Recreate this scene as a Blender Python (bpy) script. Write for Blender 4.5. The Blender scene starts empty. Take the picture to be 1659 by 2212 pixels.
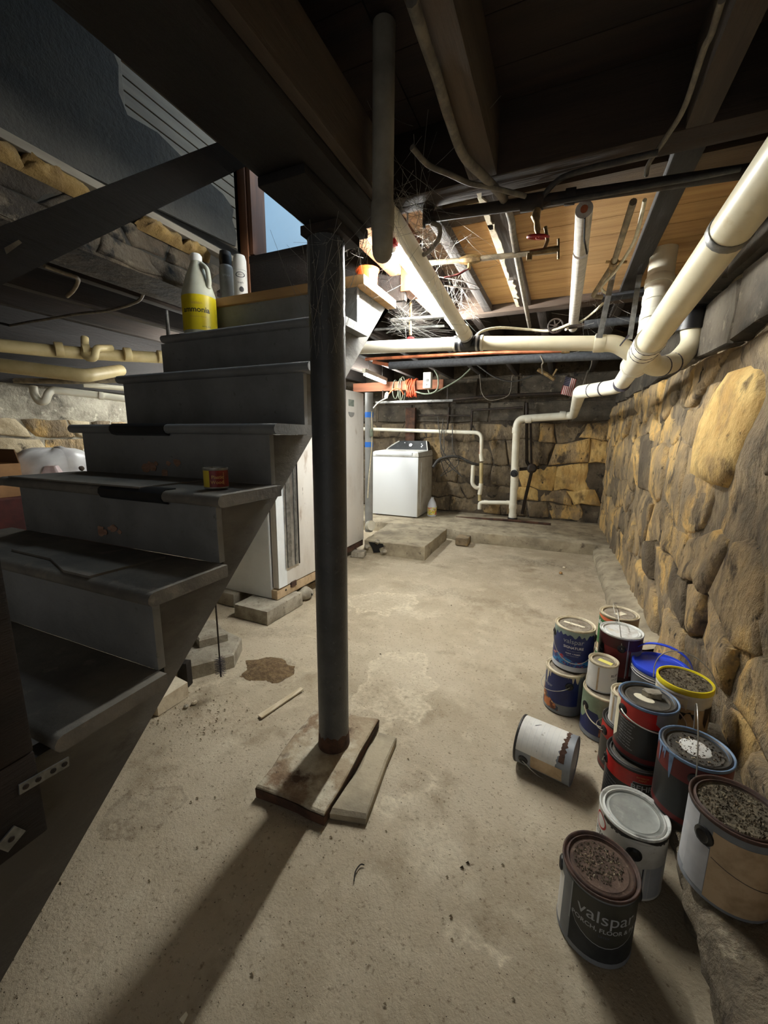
import bpy, bmesh, math, random
from mathutils import Vector, Matrix, noise
C = bpy.context.scene.collection
SC = bpy.context.scene
PI = math.pi

# ---------------------------------------------------------------- camera, world, exposure
cam_data = bpy.data.cameras.new('camera')
cam_data.sensor_fit = 'HORIZONTAL'
cam_data.sensor_width = 36.0
cam_data.lens = 36.0 * 870.0 / 1659.0
cam_data.clip_start = 0.02
camera = bpy.data.objects.new('camera', cam_data)
C.objects.link(camera)
_r = Vector((0.91638506, 0.400206, 0.00857762))
_u = Vector((-0.08135039, 0.16520832, 0.98289792))
_f = Vector((-0.39194456, 0.90141076, -0.18395135))
_m = Matrix((( _r.x, _u.x, -_f.x, 0), (_r.y, _u.y, -_f.y, 0), (_r.z, _u.z, -_f.z, 1.19), (0, 0, 0, 1)))
camera.matrix_world = _m
SC.camera = camera
world = bpy.data.worlds.new('world')
world.use_nodes = True
world.node_tree.nodes['Background'].inputs[0].default_value = (1.0, 1.0, 0.98, 1)
world.node_tree.nodes['Background'].inputs[1].default_value = 0.45  # fill light, enters by the opening added behind the camera
SC.world = world
SC.view_settings.view_transform = 'Standard'
SC.view_settings.look = 'None'
SC.view_settings.gamma = 1.0
SC.view_settings.use_curve_mapping = False
SC.view_settings.exposure = 0.0
TUBE_LIGHT = 450.0       # radiance of the shop-light tubes
HALL_LIGHT = 28.0        # watts of daylight in the upstairs hall
def area_light(name, loc, target, w, h, power, color):
    l = bpy.data.lights.new(name, 'AREA')
    l.shape = 'RECTANGLE'; l.size = w; l.size_y = h; l.energy = power; l.color = color
    o = bpy.data.objects.new(name, l); C.objects.link(o)
    o.location = loc
    o.rotation_euler = (Vector(target) - Vector(loc)).to_track_quat('-Z', 'Y').to_euler()
    return o
# daylight from the window of the hall above the stairs
area_light('hall_daylight', (-0.95, 2.30, 3.55), (-1.35, 3.05, 2.5), 0.9, 0.4, HALL_LIGHT, (0.80, 0.92, 1.0))

# ---------------------------------------------------------------- materials
def _n(nt, t, **kw):
    n = nt.nodes.new(t)
    for k, v in kw.items(): setattr(n, k, v)
    return n
def lin(c):
    return tuple(((x / 255.0) / 12.92 if x / 255.0 <= 0.04045 else ((x / 255.0 + 0.055) / 1.055) ** 2.4) for x in c)
def mat(name, base, alt=None, scale=8.0, thresh=(0.4, 0.65), rough=0.7, metal=0.0, bump=0.0, bscale=40.0, stretch=(1, 1, 1),
        spots=None, spec=0.5, rvar=0.0, emit=None, coat=0.0, extra=None, alpha=None):
    """noise mix of base and alt; spots = list of (colour, scale, lo, hi); rvar = value change per object"""
    m = bpy.data.materials.new(name); m.use_nodes = True
    nt = m.node_tree; L = nt.links
    b = nt.nodes['Principled BSDF']
    geo = _n(nt, 'ShaderNodeNewGeometry')
    mp = _n(nt, 'ShaderNodeMapping'); mp.inputs['Scale'].default_value = stretch
    L.new(geo.outputs['Position'], mp.inputs['Vector'])
    rgb = _n(nt, 'ShaderNodeRGB'); rgb.outputs[0].default_value = (*lin(base), 1)
    cur = rgb.outputs[0]
    def layer(cur, col, sc, lo, hi, det=6, seed=0.0):
        nz = _n(nt, 'ShaderNodeTexNoise'); nz.inputs['Scale'].default_value = sc; nz.inputs['Detail'].default_value = det
        nz.inputs['Roughness'].default_value = 0.62
        ad = _n(nt, 'ShaderNodeVectorMath', operation='ADD'); ad.inputs[1].default_value = (seed * 3.1, seed * 7.7, seed * 5.3)
        L.new(mp.outputs[0], ad.inputs[0]); L.new(ad.outputs[0], nz.inputs['Vector'])
        mr = _n(nt, 'ShaderNodeMapRange'); mr.inputs['From Min'].default_value = lo; mr.inputs['From Max'].default_value = hi
        L.new(nz.outputs['Fac'], mr.inputs['Value'])
        mx = _n(nt, 'ShaderNodeMix', data_type='RGBA'); mx.inputs['B'].default_value = (*lin(col), 1)
        L.new(mr.outputs[0], mx.inputs['Factor']); L.new(cur, mx.inputs['A'])
        return mx.outputs['Result']
    if alt: cur = layer(cur, alt, scale, thresh[0], thresh[1], seed=1)
    for i, (col, sc, lo, hi) in enumerate(spots or []): cur = layer(cur, col, sc, lo, hi, seed=2 + i)
    if extra: cur = extra(nt, geo, mp, cur)
    if rvar:
        oi = _n(nt, 'ShaderNodeObjectInfo')
        mr = _n(nt, 'ShaderNodeMapRange'); mr.inputs['To Min'].default_value = 1 - rvar; mr.inputs['To Max'].default_value = 1 + rvar
        L.new(oi.outputs['Random'], mr.inputs['Value'])
        hs = _n(nt, 'ShaderNodeHueSaturation'); L.new(mr.outputs[0], hs.inputs['Value']); L.new(cur, hs.inputs['Color']); cur = hs.outputs[0]
    L.new(cur, b.inputs['Base Color'])
    b.inputs['Roughness'].default_value = rough
    b.inputs['Metallic'].default_value = metal
    b.inputs['Specular IOR Level'].default_value = spec
    if coat: b.inputs['Coat Weight'].default_value = coat
    if emit:
        b.inputs['Emission Color'].default_value = (*emit[0], 1); b.inputs['Emission Strength'].default_value = emit[1]
    if bump:
        nz = _n(nt, 'ShaderNodeTexNoise'); nz.inputs['Scale'].default_value = bscale; nz.inputs['Detail'].default_value = 7
        nz.inputs['Roughness'].default_value = 0.65
        L.new(mp.outputs[0], nz.inputs['Vector'])
        bp = _n(nt, 'ShaderNodeBump'); bp.inputs['Strength'].default_value = 1.0; bp.inputs['Distance'].default_value = bump
        L.new(nz.outputs['Fac'], bp.inputs['Height']); L.new(bp.outputs[0], b.inputs['Normal'])
    return m

def floor_stains(nt, geo, mp, cur):
    """pale mineral blooms and dark damp marks where the slab has them"""
    L = nt.links
    nz = _n(nt, 'ShaderNodeTexNoise'); nz.inputs['Scale'].default_value = 7.0; nz.inputs['Detail'].default_value = 5
    L.new(mp.outputs[0], nz.inputs['Vector'])
    sb = _n(nt, 'ShaderNodeVectorMath', operation='SUBTRACT'); sb.inputs[1].default_value = (0.5, 0.5, 0.5)
    L.new(nz.outputs['Color'], sb.inputs[0])
    sc = _n(nt, 'ShaderNodeVectorMath', operation='SCALE'); sc.inputs['Scale'].default_value = 0.42
    L.new(sb.outputs[0], sc.inputs[0])
    wp = _n(nt, 'ShaderNodeVectorMath', operation='ADD'); L.new(geo.outputs['Position'], wp.inputs[0]); L.new(sc.outputs[0], wp.inputs[1])
    fine = _n(nt, 'ShaderNodeTexNoise'); fine.inputs['Scale'].default_value = 55; fine.inputs['Detail'].default_value = 4
    L.new(geo.outputs['Position'], fine.inputs['Vector'])
    def blob(cur, c, rx, ry, rot, col, ring, amount):
        m2 = _n(nt, 'ShaderNodeMapping', vector_type='TEXTURE')
        m2.inputs['Location'].default_value = (c[0], c[1], 0); m2.inputs['Rotation'].default_value = (0, 0, rot); m2.inputs['Scale'].default_value = (rx, ry, 50)
        L.new(wp.outputs[0], m2.inputs['Vector'])
        ln = _n(nt, 'ShaderNodeVectorMath', operation='LENGTH'); L.new(m2.outputs[0], ln.inputs[0])
        cr = _n(nt, 'ShaderNodeValToRGB'); e = cr.color_ramp.elements
        if ring: e[0].position = 0.55; e[0].color = (0.35, 0.35, 0.35, 1); e[1].position = 1.0; e[1].color = (0, 0, 0, 1); k = e.new(0.88); k.color = (1, 1, 1, 1); k = e.new(0.94); k.color = (.5, .5, .5, 1)
        else: e[0].position = 0.3; e[0].color = (1, 1, 1, 1); e[1].position = 1.0; e[1].color = (0, 0, 0, 1)
        L.new(ln.outputs['Value'], cr.inputs['Fac'])
        mu = _n(nt, 'ShaderNodeMath', operation='MULTIPLY'); L.new(cr.outputs[0], mu.inputs[0])
        mr = _n(nt, 'ShaderNodeMapRange'); mr.inputs['From Min'].default_value = .3; mr.inputs['From Max'].default_value = .65; mr.inputs['To Max'].default_value = amount
        L.new(fine.outputs['Fac'], mr.inputs['Value']); L.new(mr.outputs[0], mu.inputs[1])
        mx = _n(nt, 'ShaderNodeMix', data_type='RGBA'); mx.inputs['B'].default_value = (*lin(col), 1)
        L.new(mu.outputs[0], mx.inputs['Factor']); L.new(cur, mx.inputs['A'])
        return mx.outputs['Result']
    W = (226, 214, 188)
    cur = blob(cur, (-0.640,1.665,0.000), .18, .34, .25, W, True, .7)
    cur = blob(cur, (-0.585,1.584,0.000), .07, .14, .1, W, False, .8)
    cur = blob(cur, (-1.133,2.539,0.000), .30, .20, .5, W, True, .8)
    cur = blob(cur, (-0.833,2.501,0.000), .38, .06, .1, W, False, .5)
    cur = blob(cur, (-0.392,1.072,0.000), .05, .17, -.3, W, False, .85)
    cur = blob(cur, (-0.268,0.945,0.000), .14, .07, -.3, W, False, .5)
    cur = blob(cur, (-0.099,0.801,0.000), .03, .03, 0, W, False, .8)
    cur = blob(cur, (-1.476,1.279,0.000), .10, .22, -.6, W, False, .55)
    cur = blob(cur, (-1.063,1.280,0.000), .2, .05, .8, W, False, .3)
    D_ = (92, 72, 50)
    cur = blob(cur, (-1.299,1.488,0.000), .16, .13, 0, D_, False, .55)
    cur = blob(cur, (-1.489,1.867,0.000), .28, .08, .4, D_, False, .35)
    cur = blob(cur, (-1.156,0.712,0.000), .10, .09, 0, (96, 80, 62), True, .55)
    cur = blob(cur, (-0.563,2.897,0.000), .9, .12, -.1, (112, 98, 78), False, .45)
    cur = blob(cur, (-0.049,4.083,0.000), .6, .15, -.1, (84, 74, 60), False, .55)
    cur = blob(cur, (-1.237,1.104,0.000), .22, .1, .5, (120, 92, 62), False, .3)
    return cur

M = {}
M['concrete'] = mat('concrete', (190, 177, 154), (170, 156, 132), 2.2, (.40, .62), .9, bump=.006, bscale=110,
    spots=[((202, 190, 166), 8, .52, .75), ((146, 130, 106), 5, .56, .76), ((128, 113, 92), 75, .58, .72), ((216, 207, 186), 170, .64, .72), ((84, 73, 60), 150, .66, .73)], extra=floor_stains)
M['slab'] = mat('slab', (176, 164, 140), (132, 122, 104), 5, (.4, .65), .9, bump=.006, bscale=45, spots=[((88, 78, 66), 14, .58, .72)])
M['plate'] = mat('plate', (174, 158, 132), (128, 104, 80), 5, (.44, .60), .92, bump=.008, bscale=50, spots=[((206, 198, 176), 6.5, .52, .64), ((84, 62, 46), 11, .58, .70), ((60, 48, 40), 60, .64, .72)])
M['ledge'] = mat('ledge', (136, 124, 104), (98, 88, 74), 7, (.42, .62), .96, bump=.035, bscale=26, spots=[((170, 158, 134), 20, .58, .68), ((52, 45, 38), 12, .6, .7)])
M['block'] = mat('block', (168, 160, 144), (130, 122, 108), 12, (.4, .65), .92, bump=.004, bscale=90, spots=[((98, 90, 78), 40, .6, .7)])
def wall_tones(base, alt, ochre, ochre_lo):
    return dict(base=base, alt=alt, scale=6.0, thresh=(.42, .60), rough=.94, stretch=(1, 1, .55),
        spots=[(ochre, 3.6, ochre_lo, ochre_lo + .09), ((88, 76, 61), 8.5, .55, .66), ((152, 136, 108), 15, .58, .68), ((44, 38, 32), 22, .62, .70)])
M['mortar'] = mat('mortar', bump=.06, bscale=16, **wall_tones((166, 146, 116), (122, 109, 91), (208, 172, 114), .54))
M['rubble'] = mat('rubble', bump=.055, bscale=18, rvar=.07, **wall_tones((184, 158, 118), (138, 122, 99), (224, 186, 120), .50))
M['rubble_yellow'] = mat('rubble_yellow', (222, 190, 124), (196, 158, 96), 7, (.42, .60), .9, bump=.02, bscale=20, stretch=(1, 1, .55), spots=[((166, 138, 92), 11, .5, .64), ((112, 92, 62), 10, .60, .70), ((60, 52, 42), 26, .64, .72)])
M['rubble_grey'] = mat('rubble_grey', bump=.05, bscale=18, rvar=.08, **wall_tones((138, 122, 98), (102, 90, 74), (176, 148, 104), .56))
M['rubble_pale'] = mat('rubble_pale', (186, 172, 144), (150, 134, 106), 5, (.42, .6), .93, bump=.014, bscale=24, rvar=.1, spots=[((204, 166, 104), 7, .58, .68), ((70, 62, 52), 12, .6, .7)])
M['mortar_dark'] = mat('mortar_dark', (96, 85, 70), (58, 51, 43), 5, (.4, .62), .95, bump=.025, bscale=18, spots=[((120, 108, 90), 9, .6, .7), ((22, 20, 18), 9, .6, .7)])
M['parge_dark'] = mat('parge_dark', (92, 84, 72), (58, 53, 46), 5, (.4, .65), .92, bump=.012, bscale=30, rvar=.2, spots=[((128, 118, 102), 14, .6, .72), ((30, 28, 25), 9, .62, .72)])
M['parge'] = mat('parge', (168, 162, 146), (112, 106, 94), 3.2, (.42, .6), .92, bump=.012, bscale=30, spots=[((60, 56, 50), 5, .58, .7), ((196, 190, 172), 16, .58, .7)])
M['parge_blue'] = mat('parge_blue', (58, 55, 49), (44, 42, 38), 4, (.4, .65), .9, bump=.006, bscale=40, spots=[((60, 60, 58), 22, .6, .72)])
M['wood_dark'] = mat('wood_dark', (44, 33, 25), (30, 23, 18), 3, (.4, .62), .85, bump=.004, bscale=26, stretch=(3, .25, 3), rvar=.25)
M['wood_dark_x'] = mat('wood_dark_x', (62, 48, 37), (42, 32, 25), 3, (.4, .62), .85, bump=.004, bscale=26, stretch=(.25, 3, 3), rvar=.25)
M['wood_black'] = mat('wood_black', (27, 20, 16), (20, 15, 12), 3, (.4, .62), .75, bump=.004, bscale=26, stretch=(3, .4, 3))
M['wood_grey'] = mat('wood_grey', (80, 67, 54), (56, 46, 37), 3, (.4, .62), .88, bump=.004, bscale=26, stretch=(3, .25, 3), rvar=.15)
M['wood_red'] = mat('wood_red', (150, 96, 70), (120, 76, 56), 3, (.4, .62), .85, bump=.003, bscale=26, stretch=(.25, 3, 3))
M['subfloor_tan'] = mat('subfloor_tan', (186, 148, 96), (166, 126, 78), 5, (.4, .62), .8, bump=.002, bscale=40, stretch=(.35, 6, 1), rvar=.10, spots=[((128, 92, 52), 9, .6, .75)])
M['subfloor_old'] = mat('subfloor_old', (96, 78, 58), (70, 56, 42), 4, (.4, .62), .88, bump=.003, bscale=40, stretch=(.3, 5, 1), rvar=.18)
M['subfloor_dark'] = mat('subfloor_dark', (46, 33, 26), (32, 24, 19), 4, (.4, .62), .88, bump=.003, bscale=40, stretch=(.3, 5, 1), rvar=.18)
M['plaster'] = mat('plaster', (222, 210, 186), (188, 172, 146), 9, (.5, .68), .85, bump=.003, bscale=60)
M['stair_paint'] = mat('stair_paint', (138, 138, 137), (122, 122, 121), 6, (.4, .65), .62, bump=.0015, bscale=60, spots=[((104, 102, 98), 34, .64, .74)])
M['stair_side'] = mat('stair_side', (110, 107, 101), (86, 82, 77), 4, (.42, .6), .7, bump=.002, bscale=40, stretch=(1, .6, 1.4), spots=[((70, 66, 60), 9, .6, .74)])
M['tread_worn'] = mat('tread_worn', (126, 120, 110), (98, 94, 88), 5, (.4, .62), .82, bump=.002, bscale=50, spots=[((136, 128, 116), 18, .58, .72)])
M['bare_wood'] = mat('bare_wood', (188, 150, 128), (160, 124, 104), 30, (.4, .6), .85, stretch=(.6, .6, 2))
M['rubber'] = mat('rubber', (30, 31, 33), (40, 41, 43), 40, (.4, .6), .42)
M['tan_wood'] = mat('tan_wood', (186, 148, 98), (166, 126, 78), 4, (.4, .62), .7, bump=.001, bscale=40, stretch=(.3, 5, 5))
M['column_paint'] = mat('column_paint', (74, 75, 76), (62, 63, 64), 12, (.4, .65), .42, bump=.0012, bscale=120, spots=[((58, 50, 42), 26, .64, .72), ((86, 88, 88), 60, .6, .7)])
M['rust'] = mat('rust', (86, 58, 42), (52, 36, 28), 14, (.4, .6), .92, bump=.003, bscale=70)
M['pvc'] = mat('pvc', (232, 228, 212), (216, 208, 186), 5, (.45, .7), .38, spots=[((190, 178, 150), 24, .66, .78)])
M['pvc_cream'] = mat('pvc_cream', (220, 211, 184), (206, 195, 162), 4, (.45, .7), .4, spots=[((196, 178, 134), 16, .64, .8)])
M['pvc_dusty'] = mat('pvc_dusty', (148, 142, 128), (112, 106, 94), 7, (.4, .65), .85, bump=.001, bscale=80)
M['pvc_beige'] = mat('pvc_beige', (196, 178, 132), (176, 158, 112), 7, (.4, .65), .5)
M['abs'] = mat('abs', (24, 24, 26), None, rough=.35)
M['joint'] = mat('joint', (74, 70, 84), (50, 48, 56), 60, (.4, .6), .6)
M['foam'] = mat('foam', (196, 190, 182), (172, 166, 158), 40, (.4, .65), .95, bump=.002, bscale=200)
M['foam_black'] = mat('foam_black', (62, 64, 68), (48, 50, 54), 60, (.4, .6), .9, bump=.001, bscale=200)
M['iron'] = mat('iron', (44, 38, 34), (64, 50, 40), 20, (.45, .65), .7, metal=.3, bump=.001, bscale=150)
M['galv'] = mat('galv', (150, 150, 148), (118, 118, 116), 30, (.4, .6), .45, metal=.75)
M['steel'] = mat('steel', (186, 186, 188), (156, 156, 158), 14, (.4, .6), .34, metal=.9)
M['wire'] = mat('wire', (190, 186, 178), None, rough=.4, metal=.7)
M['copper'] = mat('copper', (190, 112, 76), (140, 82, 56), 12, (.4, .6), .45, metal=.6)
M['brass'] = mat('brass', (156, 130, 86), (104, 84, 56), 30, (.4, .6), .5, metal=.5)
M['pipe_old'] = mat('pipe_old', (150, 136, 112), (112, 100, 82), 18, (.4, .6), .7, metal=.2)
M['red_metal'] = mat('red_metal', (176, 32, 36), (120, 24, 26), 40, (.45, .65), .5)
M['cable_black'] = mat('cable_black', (52, 50, 48), (76, 72, 66), 30, (.45, .65), .7)
M['cable_grey'] = mat('cable_grey', (118, 110, 97), (90, 84, 75), 30, (.4, .6), .75)
M['cable_white'] = mat('cable_white', (214, 206, 184), (190, 180, 154), 30, (.4, .6), .7)
M['cable_green'] = mat('cable_green', (138, 146, 128), (108, 118, 100), 30, (.4, .6), .7)
M['cord_orange'] = mat('cord_orange', (214, 92, 54), (190, 74, 42), 30, (.4, .6), .6)
M['web'] = mat('web', (150, 148, 142), None, rough=.95)
M['enamel'] = mat('enamel', (226, 230, 232), (214, 218, 220), 6, (.45, .7), .32, spots=[((168, 154, 136), 34, .68, .8)])
M['enamel_dirty'] = mat('enamel_dirty', (218, 214, 208), (202, 196, 188), 5, (.45, .65), .42, stretch=(1, 1, .4), spots=[((150, 126, 102), 9, .62, .78), ((120, 110, 100), 46, .66, .74)])
M['washer'] = mat('washer', (226, 230, 234), None, rough=.28)
M['washer_top'] = mat('washer_top', (206, 206, 202), (176, 172, 164), 12, (.45, .7), .5)
M['washer_side'] = mat('washer_side', (206, 202, 194), (178, 170, 158), 7, (.45, .7), .5, spots=[((140, 128, 110), 20, .62, .75)])
M['panel_grey'] = mat('panel_grey', (48, 50, 52), (58, 60, 62), 20, (.4, .6), .6, spec=.2)
M['display'] = mat('display', (118, 128, 122), (150, 156, 146), 20, (.4, .6), .15)
M['plastic_black'] = mat('plastic_black', (24, 23, 23), None, rough=.42)
M['plastic_white'] = mat('plastic_white', (230, 228, 222), (210, 206, 196), 8, (.45, .7), .42)
M['plastic_grey'] = mat('plastic_grey', (152, 151, 148), (132, 131, 128), 8, (.45, .7), .5)
M['blue_tape'] = mat('blue_tape', (44, 120, 220), None, rough=.6)
M['blue_plastic'] = mat('blue_plastic', (44, 74, 214), (62, 96, 226), 30, (.55, .7), .36)
M['yellow_plastic'] = mat('yellow_plastic', (230, 212, 30), (206, 184, 52), 14, (.5, .7), .42)
M['tin'] = mat('tin', (164, 162, 156), (132, 128, 120), 12, (.4, .65), .42, metal=.55, spots=[((96, 84, 70), 30, .62, .72)])
M['lid_dusty'] = mat('lid_dusty', (150, 140, 124), (120, 108, 92), 22, (.4, .62), .85, bump=.001, bscale=150, spots=[((88, 76, 62), 60, .6, .7)])
M['lid_grey'] = mat('lid_grey', (168, 170, 164), (142, 144, 138), 16, (.4, .65), .5, metal=.2, spots=[((196, 196, 190), 26, .6, .75)])
M['lid_white'] = mat('lid_white', (214, 214, 210), (188, 184, 176), 22, (.45, .62), .6, spots=[((120, 96, 70), 50, .64, .70), ((208, 186, 140), 12, .58, .7)])
M['lid_dark'] = mat('lid_dark', (58, 55, 50), (82, 76, 66), 30, (.42, .62), .75, bump=.001, bscale=120, spots=[((150, 140, 120), 70, .66, .72)])
M['lid_rust'] = mat('lid_rust', (98, 78, 66), (72, 56, 48), 20, (.4, .62), .9, bump=.002, bscale=120, spots=[((150, 130, 108), 60, .6, .7)])
M['lid_debris'] = mat('lid_debris', (112, 102, 84), (82, 74, 60), 36, (.4, .62), .95, bump=.004, bscale=140, spots=[((166, 152, 124), 70, .6, .7), ((52, 44, 36), 50, .62, .7)])
M['rim_rust'] = mat('rim_rust', (84, 60, 50), (58, 42, 36), 40, (.4, .6), .7)
M['rim_blue'] = mat('rim_blue', (112, 138, 170), (80, 96, 122), 16, (.45, .65), .55)
M['rim_dark'] = mat('rim_dark', (42, 40, 38), (62, 58, 54), 30, (.5, .7), .5)
M['rim_beige'] = mat('rim_beige', (206, 194, 166), (170, 156, 128), 30, (.45, .65), .55)
M['rim_white'] = mat('rim_white', (214, 214, 208), (150, 150, 146), 30, (.5, .68), .4)
M['lab_navy'] = mat('lab_navy', (30, 44, 102), (22, 32, 78), 7, (.45, .65), .5)
M['lab_green'] = mat('lab_green', (28, 96, 44), (22, 78, 36), 7, (.45, .65), .5)
M['lab_maroon'] = mat('lab_maroon', (112, 34, 32), (86, 26, 26), 9, (.4, .65), .5)
M['lab_maroon_dark'] = mat('lab_maroon_dark', (70, 26, 26), (52, 22, 22), 9, (.4, .65), .5)
M['lab_red'] = mat('lab_red', (184, 34, 30), (150, 26, 24), 12, (.45, .65), .42)
M['lab_black'] = mat('lab_black', (38, 38, 38), (30, 30, 30), 12, (.45, .65), .42)
M['lab_olive'] = mat('lab_olive', (58, 58, 52), (48, 48, 44), 12, (.45, .65), .5)
M['lab_white'] = mat('lab_white', (222, 220, 214), (196, 192, 184), 9, (.5, .7), .55, spots=[((170, 164, 152), 60, .64, .72)])
M['lab_lightgrey'] = mat('lab_lightgrey', (186, 188, 192), (164, 166, 170), 9, (.45, .7), .45)
M['lab_grey'] = mat('lab_grey', (126, 130, 136), (104, 108, 114), 9, (.45, .7), .5)
M['lab_tan'] = mat('lab_tan', (190, 166, 134), (160, 136, 104), 14, (.45, .65), .6)
M['lab_orange'] = mat('lab_orange', (214, 106, 66), None, rough=.5)
M['sage'] = mat('sage', (138, 156, 130), (116, 132, 108), 18, (.45, .65), .6)
M['cream_paint'] = mat('cream_paint', (222, 214, 186), (200, 190, 160), 18, (.5, .7), .6)
M['drip_grey'] = mat('drip_grey', (150, 166, 156), (128, 142, 132), 18, (.45, .65), .6)
M['splash'] = mat('splash', (40, 48, 110), (44, 130, 190), 26, (.46, .54), .5, spots=[((176, 44, 52), 20, .52, .58), ((222, 132, 84), 26, .56, .62), ((60, 30, 70), 34, .58, .64)])
M['splash_warm'] = mat('splash_warm', (96, 50, 34), (198, 120, 70), 30, (.46, .54), .5, spots=[((40, 66, 92), 24, .54, .6), ((226, 196, 150), 40, .58, .64)])
M['print_white'] = mat('print_white', (226, 226, 226), None, rough=.6)
M['print_grey'] = mat('print_grey', (168, 172, 178), None, rough=.6)
M['print_blackish'] = mat('print_blackish', (44, 42, 46), None, rough=.6)
M['print_gold'] = mat('print_gold', (196, 156, 92), None, rough=.6)
M['print_faint'] = mat('print_faint', (78, 88, 112), None, rough=.6)
M['sticker'] = mat('sticker', (228, 220, 196), (208, 198, 172), 30, (.5, .7), .7)
M['sticker_yellow'] = mat('sticker_yellow', (232, 222, 120), None, rough=.7)
M['cardboard'] = mat('cardboard', (186, 144, 102), (168, 128, 90), 5, (.4, .65), .85)
M['cardboard_in'] = mat('cardboard_in', (120, 88, 60), None, rough=.9)
M['red_cloth'] = mat('red_cloth', (84, 30, 28), (60, 22, 22), 6, (.4, .6), .8)
M['bag'] = mat('bag', (232, 232, 234), (214, 212, 214), 8, (.45, .7), .35)
M['bag_pink'] = mat('bag_pink', (206, 186, 186), (186, 150, 150), 8, (.45, .7), .5)
M['label_yellow'] = mat('label_yellow', (232, 208, 36), (214, 190, 30), 8, (.5, .7), .4)
M['bottle_milk'] = mat('bottle_milk', (196, 196, 178), (180, 178, 158), 10, (.45, .7), .4)
M['jug_white'] = mat('jug_white', (226, 230, 240), None, rough=.4)
M['label_fruit'] = mat('label_fruit', (236, 218, 80), (236, 226, 190), 30, (.46, .54), .5, spots=[((226, 52, 88), 26, .55, .6), ((120, 170, 60), 40, .6, .64)])
M['tincan_red'] = mat('tincan_red', (130, 30, 26), (100, 22, 20), 20, (.45, .65), .45)
M['tincan_yellow'] = mat('tincan_yellow', (214, 190, 60), None, rough=.45)
M['spray_body'] = mat('spray_body', (128, 128, 126), (108, 108, 106), 14, (.4, .65), .5)
M['spray_white'] = mat('spray_white', (190, 188, 182), None, rough=.5)
M['insul'] = mat('insul', (150, 122, 72), (112, 88, 50), 9, (.4, .62), .95, bump=.01, bscale=60)
M['clap'] = mat('clap', (118, 110, 96), (98, 90, 78), 5, (.4, .65), .8, stretch=(3, .4, 3))
M['trim_brown'] = mat('trim_brown', (120, 78, 50), (92, 58, 38), 6, (.4, .62), .55, stretch=(3, 3, .4))
M['hall_paint'] = mat('hall_paint', (204, 221, 232), (198, 216, 228), 1.2, (.4, .6), .7)
M['orange_plastic'] = mat('orange_plastic', (214, 96, 40), None, rough=.45)
M['dirt'] = mat('dirt', (128, 106, 76), (100, 80, 56), 40, (.4, .6), .98, bump=.01, bscale=90, spots=[((150, 124, 88), 70, .6, .7)])
M['pebble'] = mat('pebble', (176, 164, 140), (140, 126, 104), 40, (.4, .6), .95, rvar=.3)
M['pebble_dark'] = mat('pebble_dark', (66, 54, 42), None, rough=.95)
M['stick'] = mat('stick', (206, 194, 168), (186, 170, 140), 12, (.4, .6), .8, stretch=(4, .6, 1))
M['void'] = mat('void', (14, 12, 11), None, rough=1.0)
M['flag_red'] = mat('flag_red', (150, 50, 52), None, rough=.85)
M['flag_white'] = mat('flag_white', (206, 196, 188), None, rough=.85)
M['flag_blue'] = mat('flag_blue', (52, 50, 70), None, rough=.85)
M['lamp_white'] = mat('lamp_white', (186, 180, 164), None, rough=.45)
M['tube_on'] = mat('tube_on', (255, 255, 255), None, rough=.4, emit=((.985, 1.0, .955), TUBE_LIGHT))
M['brush'] = mat('brush', (40, 40, 56), None, rough=.7)

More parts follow.
